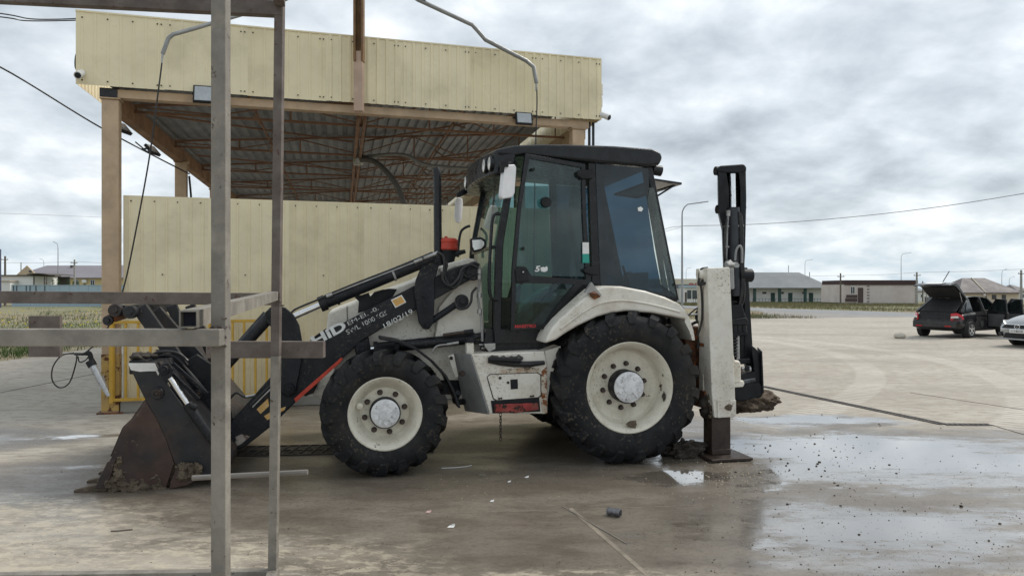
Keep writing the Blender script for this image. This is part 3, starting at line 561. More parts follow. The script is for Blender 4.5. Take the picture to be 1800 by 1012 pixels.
# cameras and junction boxes
def dome(loc, label, rz=0):
    o = empty('security_camera', loc, rz, label=label, cat='security camera', group='white security cameras on the fascia')
    MB().lathe([(.05, .0), (.055, -.02), (.045, -.04), (0, -.045)], (0, 0, 0), 'y', 14).build('mount', M['whiteplastic'], o)
    MB().tube([(0, -.03, 0), (.03, -.14, -.06)], [.045, .05], 14).build('camera_body', M['whiteplastic'], o)
    MB().tube([(.03, -.138, -.059), (.032, -.150, -.063)], [.040, .036], 14).build('camera_lens', M['plastic'], o)
dome(C0 + cs(-.31, -.19, 4.57), 'white security camera at the lower left corner of the fascia')
dome(C0 + cs(7.20, -.14, 4.52), 'white security camera at the lower right corner of the fascia', R_(40))
jb = MB().bb((0, -.06, -.09), (.06, .06, .09)).bb((0, -.05, -.28), (.055, .05, -.12)).build('junction_boxes', M['whiteplastic'], None, bevel=.012, loc=C0 + cs(7.19, -.05, 4.95))
tag(jb, 'pair of small white boxes on the right end of the fascia', 'junction box')
# cables
hose('overhead_cable', [W(-160, 55, 8.6), W(0, 118, 11), W(180, 226, 12.6), W(333, 306, 14.2)], .013, 'thick black cable sagging down to the second canopy post at left', 'cable')
hose('overhead_cable', [W(-200, 0, 8.5), W(0, 24, 9.2), W(60, 34, 9.5), W(140, 33, 10.0)], .008, 'upper thin black wire to the top left corner of the fascia', 'cable', None, 'wires to the fascia corner')
hose('overhead_cable', [W(-200, 10, 8.5), W(0, 30, 9.2), W(50, 37, 9.5), W(140, 36, 10.0)], .008, 'lower thin black wire to the top left corner of the fascia', 'cable', None, 'wires to the fascia corner')
hose('looped_cable', [W(141, 88, 10.0), W(134, 98, 9.95), W(133, 118, 9.95), W(139, 128, 10.0)], .014, 'black cable looped against the left end of the fascia', 'cable')
hose('post_cables', [C0 + cs(.18, 4.3, 3.9), C0 + cs(.22, 4.3, 3.3), C0 + cs(.17, 4.3, 2.6), C0 + cs(.2, 4.3, 1.0)], .02, 'dark cables running down the second canopy post', 'cable')
# indoor wash boom hung from the ridge rails
ib = empty('indoor_wash_boom', C0 + cs(3.4, 3.6, 4.2), label='dark wash boom hanging under the canopy roof from its middle rails', cat='wash boom')
MB().tube(catmull([(0, 0, .05), (.4, -.3, -.05), (.85, -.5, -.55), (1.1, -.6, -1.3)], 5), .055, 10).build('boom_pipe', mat('dark_pipe', (.13, .12, .11), .6, .2, .1, 4, None, 0, 1, None, 0, 1, .1), ib)
MB().tube(catmull([(0, 0, .1), (.9, -.3, .1), (1.5, -.3, -.12), (3.0, -.3, -.2)], 5), .035, 8).build('boom_arm', M['galv'], ib)
MB().lathe([(.09, -.15), (.11, -.1), (.11, .1), (.09, .15)], (0, 0, .1), 'z', 12).build('swivel', M['steel'], ib)
M['grate'] = mat('grate_iron', (.035, .031, .028), .55, .2, .3, 6, (.08, .07, .058), .5, 7, None, 0, 1, .3, 60, .004)
# slotted drain grate in front of the bay
dg_ = empty('drain_grate', G(492, 792), R_(6), label='long dark slotted drain grate in the wet concrete in front of the bay', cat='drain grate')
LX, LY = 1.9, .46
m = MB(); m.bb((-1.35, -LY / 2, .0005), (LX - .30, LY / 2, .003)); m.build('pit_shade', mat('pit_shade_black', (.012, .012, .012), .6, 0, .1, 5, None, 0, 1, None, 0, 1, 0), dg_)  # flat black sheet on the concrete paints the dark under the bars
for sgn in (-1, 1): MB().bb((-1.35, sgn * LY / 2 - .012, .001), (LX - .30, sgn * LY / 2 + .012, .012)).build('frame_bar', M['grate'], dg_)
MB().bb((-1.35, -.01, .002), (LX - .30, .01, .011)).build('frame_bar', M['grate'], dg_)
gb = None
for i in range(26):
    x = -1.33 + i * .113
    if gb is None: gb = MB().bar((-.03, -LY / 2 + .012, .0065), (.03, LY / 2 - .012, .0065), .022, .011).build('grate_bar', M['grate'], dg_); o = gb
    else: o = gb.copy(); COL.objects.link(o)
    o.location = (x, 0, 0)

# ------------------------------------------------------------------ steel rack close to the camera
rk = empty('steel_rack', (-1.36, 4.3, 0), label='unpainted welded steel tube rack standing close in front, with posts and rails', cat='rack')
r0 = rk.location.copy(); q = lambda p: Vector(p) - r0
def rbar(name, a, b, wd, hh, mt, up=(0, 0, 1), open_=False):
    o = MB().bar(q(a), q(b), wd, hh, up).build(name, mt, rk, bevel=.004); return o
rbar('post', (-.866, 2.2, 0), (-.866, 2.2, 3.35), .044, .044, M['rack'], (0, 1, 0))
rbar('post', (-1.389, 4.3, 0.02), (-1.372, 4.3, 1.3), .049, .049, M['rack'], (0, 1, 0))
rbar('post', (-1.372, 4.3, 1.3), (-1.350, 4.3, 3.36), .050, .050, M['rackdark'], (0, 1, 0))
rbar('post', (-3.6, 4.3, 0), (-3.6, 4.3, 3.4), .06, .06, M['rack'], (0, 1, 0)); rbar('post', (-3.3, 2.2, 0), (-3.3, 2.2, 3.35), .06, .06, M['rack'], (0, 1, 0))
rbar('rail', (-3.57, 4.3, 1.645), (-1.345, 4.305, 1.628), .05, .07, M['rackdark'])
rbar('rail', (-3.57, 4.3, 3.42), (-1.33, 4.3, 3.31), .06, .085, M['rackdark'])
rbar('rail', (-.866, 2.23, 3.33), (-1.34, 4.27, 3.345), .06, .06, M['rackdark'])
rbar('rail', (-3.27, 2.14, 1.545), (-.842, 2.15, 1.543), .046, .050, M['rack'])
o = rbar('rail', (-1.80, 4.375, 1.33), (-1.11, 4.375, 1.33), .06, .098, M['rackdark'])
rbar('bracket_plate', (-2.83, 4.34, 1.41), (-2.645, 4.34, 1.41), .03, .24, M['rackdark'])
rbar('rail', (-3.57, 4.3, -.005), (-1.36, 4.3, .03), .06, .06, M['rack'])
rbar('rail', (-.87, 2.23, .03), (-1.385, 4.27, .035), .06, .06, M['rack'])
MB().tube([q((-1.9, 4.40, .565)), q((-1.215, 4.40, .60))], .016, 8).build('rod', mat('rod_pale', (.19, .175, .155), .6, .1, .1, 6, None, 0, 1, None, 0, 1, .1), rk)
# the side rail is an open square tube: four walls so that its hollow end shows
a, b = q((-.928, 2.12, 1.597)), q((-1.376, 4.27, 1.648)); d = (b - a).normalized(); sx = d.cross(Vector((0, 0, 1))).normalized(); uz = sx.cross(d)
hw, tk = .025, .004
out = [a + sx * x * hw + uz * z * hw for x, z in ((-1, -1), (1, -1), (1, 1), (-1, 1))]; inn = [a + sx * x * (hw - tk) + uz * z * (hw - tk) for x, z in ((-1, -1), (1, -1), (1, 1), (-1, 1))]
tb = MB().ringext(out, inn, b - a).build('rail', M['rack'], rk, smooth=False)
MB().ext([p + d * .04 for p in inn], d * .004).build('bore_shade', M['rackin_shade'], tb, smooth=False)  # dark plug just inside the end; its colour stands for the hollow's shade
MB().add([], [])
for k in range(16):       # weld beads along the joints
    p = ((-.8445, 2.172, 1.519 + .0065 * k), (-.885 + .003 * k, 2.176, 1.571), (-1.345, 4.272, 1.60 + .004 * k), (-1.385 + .004 * k, 4.272, 1.592))[k % 4]
    lump(MB(), q(p), .0065, 1, .4, (1.5, .8, .9), k).build('weld_bead', M['rackdark'], rk)
# ------------------------------------------------------------------ backhoe loader
TH = math.atan2(.5, 2.28); U = Vector((math.cos(TH), math.sin(TH))); V = Vector((-math.sin(TH), math.cos(TH)))
ROOT = Vector((.884, 8.284, 0)); rU = ROOT.xy.dot(U); rV = ROOT.xy.dot(V)
bl = empty('backhoe_loader', ROOT, TH, label='cream and black backhoe loader with big tyres parked on the wet concrete', cat='excavator')
def P3(px, py, y, k=0.0, x0=0.0):     # photo point -> machine coordinates on the upright plane  Y = y + k (X - x0)
    d = Vector(((px - 900) / FOC, 1.0)); du, dv = d.dot(U), d.dot(V)
    t = (y - k * x0 + rV - k * rU) / (dv - k * du)
    return Vector((t * du - rU, t * dv - rV, CAM_H + (HOR - py) / FOC * t))
def PX(px, py, x):                    # ... on the cross plane X = x
    d = Vector(((px - 900) / FOC, 1.0)); t = (x + rU) / d.dot(U)
    return Vector((x, t * d.dot(V) - rV, CAM_H + (HOR - py) / FOC * t))
def PP(pts, y): return [(p.x, p.z) for p in (P3(a, b, y) for a, b in pts)]
def plate(name, pts, y, th, mt, par, bevel=.006, **k):      # outline traced on plane y, given thickness away from the camera
    m = MB(); m.prism(PP(pts, y), y, y + th); return m.build(name, mt, par, bevel=bevel, **k)
def pin(par, px, py, y, r, ln, mt, name='pin', nut=True):
    c = P3(px, py, y); m = MB(); m.lathe([(r * .92, -ln), (r, -ln * .8), (r, .0)], c, 'y', 18)
    if nut: m.lathe([(r * .45, -ln - .02), (r * .5, -ln)], c, 'y', 6)
    return m.build(name, mt, par)
def cyl(name, pts, y, r, mt, par, n=14): return MB().tube([P3(a, b, y) for a, b in pts], r, n).build(name, mt, par)
def hz_(name, pts, y, r=.012, par=None, mt=None):
    P = [P3(p[0], p[1], p[2] if len(p) > 2 else y) for p in pts]; return MB().tube(catmull(P, 5), r, 7).build(name, mt or M['hose'], par or bl)

# --- wheels
def wheel(R, Wd, rr, hubr, nl, nb, boltr, loc, disc_y, hub_y, seed):
    rd = random.Random(seed)
    h = Wd / 2
    rim = MB().lathe([(rr * .97, h * .9), (rr + .025, h * .86), (rr, h * .78), (rr - .03, h * .5), (rr - .03, -h * .35), (rr - .012, -h * .62), (rr + .002, -h * .74), (rr + .024, -h * .82), (rr + .028, -h * .88), (rr + .018, -h * .90), (rr - .004, -h * .82), (rr - .022, -h * .70), (rr - .048, -h * .5), (rr - .055, disc_y - .04), (rr - .075, disc_y - .012), (rr * .72, disc_y), (hubr + .04, disc_y - .012), (hubr + .01, disc_y - .012), (0, disc_y - .012)], n=48)
    wo_ = rim.build('wheel', M['rim'], bl, loc=loc, ang=28)
    c = R - .048
    prof = [(rr + .004, -h * .74), (rr + .03, -h * .90), (rr + .06, -h * .98), (rr + (c - rr) * .42, -h * 1.03), (c - .08, -h * 1.01), (c - .035, -h * .93), (c - .006, -h * .80), (c, -h * .4), (c + .004, 0)]
    prof = prof + [(r, -y) for r, y in prof[-2::-1]]
    ty = MB().lathe(prof, n=64, cap=False)
    for sg in (-1, 1):
        for i in range(nl):
            th0 = 2 * math.pi * (i + (.5 if sg > 0 else 0)) / nl; path = [(.03 * -sg, R - .004, 0), (h * .42 * sg, R, .10), (h * .80 * sg, R - .012, .20), (h * .97 * sg, R - .055, .235), (h * 1.045 * sg, R - .125, .24)]
            wdt = (.034, .036, .045, .05, .035); vs = []
            for (y, r, a), wd in zip(path, wdt):
                jit = rd.uniform(-.003, .003)
                for s in (-1, 1):
                    q = th0 + a + s * wd / R; vs.append(((r + jit) * math.cos(q), y, (r + jit) * math.sin(q)))
                for s in (-1, 1):
                    q = th0 + a + s * wd * 1.35 / R; rb = r - .075; yb = y if abs(y) < h * .9 else y - sg * .03; vs.append((rb * math.cos(q), yb, rb * math.sin(q)))
            fs = []
            for k in range(len(path) - 1):
                a, b = 4 * k, 4 * k + 4; fs += [(a, a + 1, b + 1, b), (a, b, b + 2, a + 2), (a + 1, a + 3, b + 3, b + 1)]
            fs += [(0, 2, 3, 1), (4 * (len(path) - 1),) + tuple(4 * (len(path) - 1) + j for j in (1, 3, 2))]
            ty.add(vs, fs)
    ty.build('tyre', M['rubber'], wo_, ang=30)
    MB().lathe([(hubr + .012, disc_y), (hubr + .012, hub_y + .03), (hubr, hub_y + .025)], n=32).build('hub_ring', M['boom'], wo_)
    hm = MB().lathe([(hubr, hub_y + .03), (hubr, hub_y + .006), (hubr - .012, hub_y - .004), (hubr * .45, hub_y - .008), (hubr * .42, hub_y - .02), (0, hub_y - .022)], n=32)
    for k in range(5):
        a = 2 * math.pi * k / 5 + .4; hm.bar((0, hub_y - .012, 0), (hubr * .85 * math.cos(a), hub_y - .009, hubr * .85 * math.sin(a)), .02, .012, (0, 1, 0))
        a += .62; hm.lathe([(.018, hub_y - .02), (.022, hub_y)], (hubr * .68 * math.cos(a), 0, hubr * .68 * math.sin(a)), 'y', 10)
    hm.build('hub', M['hub'], wo_)
    b0 = None
    for k in range(nb):
        a = 2 * math.pi * (k + .3) / nb
        if b0 is None: b0 = MB().lathe([(.026, 0), (.026, -.012)], n=12).lathe([(.020, -.010), (.018, -.045)], n=6).build('bolt', M['darksteel'], wo_); o = b0
        else: o = b0.copy(); COL.objects.link(o)
        o.location = (boltr * math.cos(a), disc_y - .01, boltr * math.sin(a))
    return wo_
rw = wheel(.750, .50, .416, .150, 19, 10, .218, (.002, -.965, .742), -.02, -.20, 1)
c = rw.copy
fw = wheel(.578, .43, .306, .128, 17, 8, .185, (-2.326, -.985, .570), -.05, -.17, 2)
fv = MB().lathe([(.02, 0), (.03, -.03), (.03, -.05), (.015, -.06)], (-.225, -.09, .07), 'y', 10).build('valve_guard', M['rim'], fw)
lump(MB(), (.03, -.185, -.36), .05, 2, .3, (1.3, .35, .7), 5).build('mud_cake', M['mud'], rw)
lump(MB(), (.36, -.19, -.10), .035, 2, .3, (.5, .3, 1.3), 8).build('mud_cake', M['wetmud'], rw)
for src, y in ((rw, .965), (fw, .985)):
    cpy = copy_tree(src, bl); cpy.location.y = y; cpy.rotation_euler = (0, 0, math.pi)

# --- chassis, axles, engine hood
m = MB(); m.bb((-2.75, -.42, .62), (1.0, .42, .98)); m.build('chassis', M['black'], bl, bevel=.01)
MB().tube([(-2.335, -.75, .553), (-2.335, .75, .553)], .11).build('axle', M['black'], bl)
MB().tube([(-.012, -.75, .722), (-.012, .75, .722)], .16).build('axle', M['black'], bl)
hp = PP([(577, 548), (640, 523), (733, 490), (778, 466), (836, 453), (846, 470), (852, 606), (700, 612), (592, 622), (566, 600), (573, 582)], -.47)
m = MB(); m.prism(hp, -.47, .47); m.build('hood', M['white'], bl, bevel=.035, seg=3)
plate('hood_decal', [(622, 521), (628, 518), (634, 519), (648, 514), (651, 521), (658, 513), (672, 509), (684, 507), (698, 508), (690, 522), (668, 536), (640, 547), (629, 550), (631, 530)], -.474, .003, M['boom'], bl, 0)
for a, b in (((610, 538), (611, 570)), ((763, 590), (775, 545))):
    p, q_ = P3(*a, -.475), P3(*b, -.475); MB().bar(p, q_, .006, .006, (0, 1, 0)).build('panel_seam', M['boom'], bl)
plate('side_panel', [(764, 600), (772, 540), (800, 505), (834, 470), (846, 474), (852, 592), (846, 604)], -.56, .10, M['white'], bl, .015)
plate('lower_side_panel', [(642, 612), (800, 604), (845, 604), (845, 640), (820, 668), (760, 668), (642, 660)], -.475, .05, M['white'], bl, .008); pin(bl, 812, 640, -.475, .02, .012, M['darksteel'], 'panel_bolt')
plate('nose_frame', [(597, 596), (640, 606), (640, 690), (590, 696), (562, 702), (546, 690), (550, 680), (572, 676), (584, 660), (588, 640)], -.5, 1.0, M['white'], bl, .02)
plate('rear_body', [(955, 602), (1010, 520), (1180, 520), (1205, 560), (1215, 640), (1180, 700), (990, 720)], -.55, 1.1, M['black'], bl, .02)
# exhaust and precleaner
ex = [P3(770, 470, -.2), P3(769.5, 400, -.2), P3(769, 330, -.2), P3(768.3, 304, -.2), P3(766, 295, -.2)]
MB().tube(ex, [.042, .042, .042, .042, .036], 16).build('exhaust_pipe', M['frame'], bl)
cc = P3(784, 430, -.12); s = 1 / 167.0
pr = MB().lathe([(.115, -.06), (.130, -.048), (.124, .018), (.130, .024), (.127, .046), (.10, .066), (.02, .072), (.016, .088), (0, .09)], cc, 'z', 28).build('air_precleaner', M['red'], bl)
MB().lathe([(.085, -.25), (.085, -.2), (.112, -.07), (.112, -.05)], cc, 'z', 24).build('precleaner_bowl', M['plastic'], pr)
MB().tube([cc + Vector((.08, -.03, -.1)), cc + Vector((.2, -.05, -.07))], [.035, .02]).build('intake_stub', M['plastic'], pr)
plate('cowl', [(770, 470), (790, 462), (822, 453), (836, 456), (838, 466), (800, 470), (776, 482)], -.50, .9, M['white'], bl, .02)

# --- loader arms
ARM = [(842, 470), (834, 462), (822, 463), (800, 470), (755, 492), (731, 501), (650, 543), (576, 582), (545, 603), (470, 668), (405, 742), (392, 768), (398, 788), (412, 794), (432, 784), (478, 748), (520, 706), (560, 668), (602, 630), (636, 599), (690, 566), (772, 522), (836, 487)]
def both(fn):
    a = fn(); return a
YA = -.66
arm = plate('loader_arm', ARM, YA, .11, M['black'], bl, .012)
MB().prism([(p[0], p[1]) for p in PP(ARM, YA)], -YA - .11, -YA).build('loader_arm', M['black'], bl, bevel=.012)
def on_arm(px, py, d=.0025): return P3(px, py, YA - d)
plate('edge_stripe', [(517, 700), (600, 628), (603, 630), (598, 637), (520, 707)], YA - .012, .012, M['red'], arm, .002)
plate('warning_sticker', [(687, 527), (706, 518), (714, 531), (695, 541)], YA - .003, .003, M['paper'], arm, 0); plate('warning_sticker', [(689, 528), (705, 520.5), (712, 530.5), (696, 538.5)], YA - .005, .002, M['orange'], arm, 0)
lw = plate('warning_sticker', [(451, 719), (471, 700), (473, 713), (458, 727)], YA - .003, .003, M['orange'], arm, 0)
plate('warning_sticker', [(464, 731), (475, 724), (503, 714), (500, 720), (470, 738)], YA - .003, .003, M['orange'], arm, 0)
def art(s, a, b, hpx, mt, **k):
    pa, pb = on_arm(*a), on_arm(*b); xd = pb - pa; xd.y = 0; ud = Vector((-xd.z, 0, xd.x)); text(s, 'lettering', mt, arm, pa, xd, ud, hpx, xd.length, **k)
art('HiD', (553, 608), (611, 578), .094, M['offwhite'], bold=.035)
art('EM-EL -0.', (613, 572), (666, 544), .038, M['stencil'])
art('SWL 1000KGS', (611, 588), (682, 552), .045, M['stencil'])
art('18/02/19', (677, 577), (727, 550), .048, M['offwhite'])
art('02R-7', (456, 722), (471, 706), .03, M['boom'])
plate('worn_patch', [(408, 770), (424, 763), (440, 766), (424, 780), (410, 786)], YA - .003, .003, mat('scraped_paint', (.34, .30, .26), .8, 0, .3, 12, (.05, .04, .035), .8, 9, (.10, .05, .03), .12, 10, .4), arm, 0)
def stay(px, py, y, r, ln, par=bl, mt=None): return pin(par, px, py, y, r, ln, mt or M['black'])
for (px, py, r) in ((831, 478, .085), (509, 682, .05), (405, 772, .05)): pin(arm, px, py, YA, r, .03, M['black'], 'pivot_pin')
pin(arm, 636, 612, YA, .06, .02, M['black'], 'pivot_pin')
plate('arm_lug', [(622, 604), (648, 592), (652, 614), (646, 628), (626, 628)], YA + .02, .07, M['black'], bl, .01)
MB().tube([(-3.05, -.6, .78), (-3.05, .6, .78)], .11).build('cross_tube', M['black'], bl)
# bell crank at the rear and its link
plate('tilt_lever', [(740, 470), (752, 452), (764, 449), (773, 456), (771, 470), (764, 492), (764, 530), (762, 568), (754, 579), (744, 578), (736, 566), (733, 548), (728, 512), (731, 492)], YA - .05, .045, M['black'], bl, .01)
plate('tilt_lever', [(740, 470), (752, 452), (764, 449), (773, 456), (771, 470), (764, 492), (764, 530), (762, 568), (754, 579), (744, 578), (736, 566), (733, 548), (728, 512), (731, 492)], YA + .13, .045, M['black'], bl, .01)
for px, py in ((751, 571), (746, 519), (768, 458)): pin(bl, px, py, YA - .05, .028, .02, M['black'])
MB().tube([P3(756, 566, YA), P3(806, 532, YA)], .032, 12).build('tilt_link', M['black'], bl)
pin(bl, 811, 529, YA + .03, .066, .07, M['black'], 'link_eye'); pin(bl, 822, 478, YA - .01, .062, .035, M['black'], 'link_eye')
# bucket (tilt) cylinder
YC = YA - .005
cyl('cylinder_barrel', [(563, 535), (764, 452)], YC, .060, M['black'], bl, 18)
cyl('cylinder_collar', [(562, 535.5), (573, 531)], YC, .074, M['plastic'], bl, 18); cyl('cylinder_collar', [(590, 524.5), (594, 523)], YC, .068, M['plastic'], bl, 18); cyl('cylinder_clamp', [(690, 483), (693.5, 481.6)], YC, .067, M['grey'], bl, 18)
cyl('piston_rod', [(512, 558), (565, 535)], YC, .030, M['chrome'], bl, 16)
pin(bl, 508, 561, YC + .02, .05, .05, M['black'], 'link_eye')
hz_('hydraulic_pipe', [(511, 552), (520, 543), (560, 526), (578, 517), (640, 492), (716, 463), (768, 443)], YC - .06, .010, None, M['hose'])
hz_('hydraulic_pipe', [(578, 519), (650, 491), (725, 462), (766, 447)], YC - .055, .010, None, M['steel'])
for a, b in (((728, 461), (742, 455.5)), ((745, 454), (770, 444)), ((574, 521), (584, 517))): cyl('hose_fitting', [a, b], YC - .06, .018, M['steel'], bl)
hz_('hydraulic_hose', [(768, 444), (779, 450), (781, 470), (778, 490), (790, 502), (805, 490), (812, 474), (826, 465), (840, 470)], YA - .09, .014)
hz_('hydraulic_hose', [(772, 446), (785, 462), (782, 486), (796, 506), (808, 496), (818, 472), (832, 462), (843, 466)], YA - .06, .014)
hz_('hydraulic_hose', [(843, 468), (844, 490), (840, 520), (846, 560), (848, 600)], YA - .03, .013, None, M['grey'])
hz_('hydraulic_hose', [(838, 505), (830, 515), (828, 530), (820, 541), (806, 542), (799, 530)], YA - .07, .013)
for y in (477, 487, 519, 547): cyl('hose_fitting', [(843, y - 4), (843, y + 4)], YA - .04, .024, M['steel'], bl)
# lift cylinder
cyl('cylinder_barrel', [(659, 612), (835, 594)], -.60, .055, M['black'], bl, 18); cyl('cylinder_collar', [(657, 612), (664, 611.5)], -.60, .066, M['plastic'], bl, 18)
cyl('piston_rod', [(638, 615), (660, 612)], -.60, .028, M['chrome'], bl)
hz_('hydraulic_pipe', [(760, 618), (768, 608), (786, 605), (800, 603)], -.68, .010, None, M['steel']); cyl('hose_fitting', [(786, 605), (806, 602)], -.68, .016, M['steel'], bl)
cyl('hose_fitting', [(779, 589), (816, 584)], -.68, .018, M['darksteel'], bl); cyl('hose_fitting', [(816, 584), (832, 582)], -.68, .024, M['plastic'], bl)
hz_('hydraulic_hose', [(830, 592), (860, 588), (880, 598), (900, 602)], -.62, .03)
hz_('hydraulic_hose', [(800, 598), (850, 602), (880, 606)], -.6, .018)
# front lever (bucket link) and its rods
BEL = [(467, 566), (466, 550), (474, 540), (488, 537), (502, 541), (516, 553), (526, 572), (531, 600), (530, 636), (524, 668), (520, 690), (506, 698), (494, 690), (492, 660), (494, 620), (490, 590), (478, 576)]
plate('bucket_lever', BEL, YA - .06, .05, M['black'], bl, .012)
plate('bucket_lever', BEL, YA + .12, .05, M['black'], bl, .012)
pin(bl, 509, 682, YA - .06, .045, .03, M['black']); pin(bl, 474, 552, YA - .06, .04, .03, M['black'])
MB().tube([P3(474, 556, YA), P3(432, 602, YA), P3(392, 646, YA)], .055, 12).build('bucket_link', M['black'], bl)
MB().tube([P3(470, 553, .6), P3(388, 646, .6)], .055, 12).build('bucket_link', M['black'], bl)
plate('hitch_frame', [(300, 650), (345, 622), (372, 640), (396, 690), (410, 742), (400, 780), (380, 788), (340, 720)], -.62, .06, M['black'], bl, .01)
plate('hitch_frame', [(300, 650), (345, 622), (372, 640), (396, 690), (410, 742), (400, 780), (380, 788), (340, 720)], .55, .06, M['black'], bl, .01)
hz_('hydraulic_hose', [(404, 700), (416, 690), (430, 697), (446, 696)], -.5, .012); cyl('hose_fitting', [(432, 697), (450, 694)], -.5, .016, M['steel'], bl)
hz_('hydraulic_pipe', [(440, 712), (470, 682), (492, 662)], -.72, .012); hz_('hydraulic_pipe', [(444, 715), (472, 687), (494, 668)], -.72, .008, None, M['steel'])

# --- bucket: two-piece clam with side plates, curved shells, mud and folded fork arms
YB = -1.15; BW = 2.30
FC = [(256, 704), (244, 724), (232, 738), (217, 752), (206, 780), (196, 803), (184, 822), (177, 834), (170, 850), (166, 858), (219, 863), (262, 862), (292, 857), (306, 814), (292, 772), (272, 730)]
BC = [(224, 637), (274, 637), (286, 658), (300, 684), (330, 724), (372, 772), (402, 806), (392, 828), (372, 836), (344, 840), (318, 826), (306, 812), (292, 772), (272, 730), (256, 704), (244, 680)]
for y in (YB, -YB - .03):
    fp = plate('clam_side_plate', [(a, b) for a, b in FC], YB, .03, M['bucket'], bl, .006) if y == YB else MB().prism(PP(FC, YB), y, y + .03).build('clam_side_plate', M['bucket'], bl)
    bp_ = plate('back_side_plate', BC, YB, .03, M['bucketblk'], bl, .006) if y == YB else MB().prism(PP(BC, YB), y, y + .03).build('back_side_plate', M['bucketblk'], bl)
    if y == YB: front_side, back_side = fp, bp_
def shell(name, pts, th, mt, y0=YB + .031, y1=-YB - .031, par=bl):
    P = PP(pts, YB); m = MB()
    for i in range(len(P) - 1):
        a, b = Vector((P[i][0], 0, P[i][1])), Vector((P[i + 1][0], 0, P[i + 1][1])); n = Vector((-(b - a).z, 0, (b - a).x)).normalized() * th
        m.ext([(a.x, y0, a.z), (b.x, y0, b.z), (b.x + n.x, y0, b.z + n.z), (a.x + n.x, y0, a.z + n.z)], (0, y1 - y0, 0))
    return m.build(name, mt, par)
shell('back_shell', [(274, 638), (300, 682), (330, 722), (372, 770), (400, 806), (392, 826), (372, 834), (344, 838), (320, 826)], .02, M['bucketblk'])
shell('clam_shell', [(256, 706), (232, 740), (217, 754), (196, 804)], -.02, M['bucket']); shell('bucket_floor', [(292, 856), (262, 860), (219, 861), (172, 858)], .02, M['darksteel'])
shell('top_beam', [(226, 637.5), (273, 637.5)], -.02, M['bucketblk'])
MB().bar((P3(240, 646, YB).x, YB + .04, P3(240, 646, YB).z), (P3(240, 646, YB).x, -YB - .04, P3(240, 646, YB).z), .14, .12).build('torsion_beam', M['black'], bl, bevel=.01)
plate('painted_corner', [(225, 638), (272, 638), (280, 655), (278, 660), (274, 652), (262, 652), (245, 653), (230, 650)], YB - .004, .004, M['chipwhite'], back_side, 0)
plate('wear_plate', [(178, 834), (188, 812), (204, 806), (199, 822), (190, 850), (178, 852)], YB - .02, .02, M['bucket'], front_side, .004)
plate('wear_plate', [(313, 814), (330, 812), (352, 828), (356, 838), (330, 852), (297, 860), (300, 846)], YB - .025, .025, M['bucket'], back_side, .006)
for (px, py, par) in ((277, 690, back_side), (346, 694, bl)):
    yy = YB if par is back_side else -.64
    pin(par, px, py, yy, .05, .03, M['bucketblk']); pin(par, px, py, yy - .03, .03, .02, M['darksteel'])
plate('cylinder_mount', [(276, 650), (284, 640), (296, 638), (304, 648), (302, 664), (292, 674)], YB - .02, .02, M['black'], bl, .005)
pin(bl, 288, 650, YB - .02, .04, .025, M['black'])
cyl('piston_rod', [(299, 664), (329, 709)], YB - .04, .022, M['chrome'], bl, 14); cyl('cylinder_barrel', [(329, 709), (352, 742), (380, 780)], YB - .04, .042, M['black'], bl, 14); cyl('hose_fitting', [(334, 712), (346, 716)], YB - .08, .024, M['plastic'], bl)
# cutting edge teeth
tm = None
for i in range(8):
    a, b = P3(186, 857, YB), P3(126, 861, YB)
    if tm is None:
        m = MB(); w_ = .045
        m.add([(a.x, -w_, .075), (a.x, w_, .075), (a.x, w_, .0), (a.x, -w_, .0), (b.x, -.025, .016), (b.x, .025, .016), (b.x, .025, .0), (b.x, -.025, .0)], [(0, 1, 2, 3), (4, 7, 6, 5), (0, 4, 5, 1), (3, 2, 6, 7), (0, 3, 7, 4), (1, 5, 6, 2)])
        tm = m.build('bucket_tooth', M['mud'], bl, bevel=.006); o = tm
    else: o = tm.copy(); COL.objects.link(o)
    o.location = (0, YB + .06 + i * (BW - .12) / 7, 0)
# dried mud caked on the side plates
def caked(name, pts_fn, nu, nv, hfun, mt, par):          # a crust of mud: thickness from noise, sunk into the steel where there is none
    m = MB(); H = [hfun(i / nu, j / nv) for j in range(nv + 1) for i in range(nu + 1)]
    vs = [pts_fn((k % (nu + 1)) / nu, (k // (nu + 1)) / nv, h) for k, h in enumerate(H)]
    fs = [(j * (nu + 1) + i, j * (nu + 1) + i + 1, (j + 1) * (nu + 1) + i + 1, (j + 1) * (nu + 1) + i) for j in range(nv) for i in range(nu)]
    fs = [f for f in fs if max(H[q] for q in f) > 0]
    return m.add(vs, fs).build(name, mt, par, ang=180)
def crust_h(u, v):
    px, py = 160 + 150 * u, 792 + 72 * v
    edge = 183 + max(0, 832 - py) * .55
    base = .65 - (858 - py) / 24 if px > 215 else .55 - (858 - py) / 62
    if px > 280: base -= (px - 280) / 14
    if px < edge + 4 : base -= (edge + 4 - px) / 6
    f = mnoise.fractal(Vector((px * .055, py * .075, 3)), .8, 2.1, 6) * .9 + mnoise.noise(Vector((px * .02, py * .03, 9))) * .5
    return max(-.03, min(.075, .05 * (base + f)))
def crust_p(u, v, h): return P3(160 + 150 * u, 792 + 71.5 * v, YB - .002) + Vector((0, -h, 0))
caked('mud', crust_p, 130, 60, crust_h, M['mud'], bl)
def crust2_h(u, v):
    d = 1 - abs(2 * u - 1) ** 3 - abs(2 * v - 1) ** 3; return max(-.03, .035 * (d * .8 + mnoise.fractal(Vector((u * 5, v * 3, 7)), .8, 2.1, 6)))
caked('mud', lambda u, v, h: P3(308 + 48 * u, 812 + (36 - 8 * u) * v, YB - .026) + Vector((0, -h, 0)), 50, 36, crust2_h, M['mud'], bl)
mm = MB(); rd = random.Random(3)
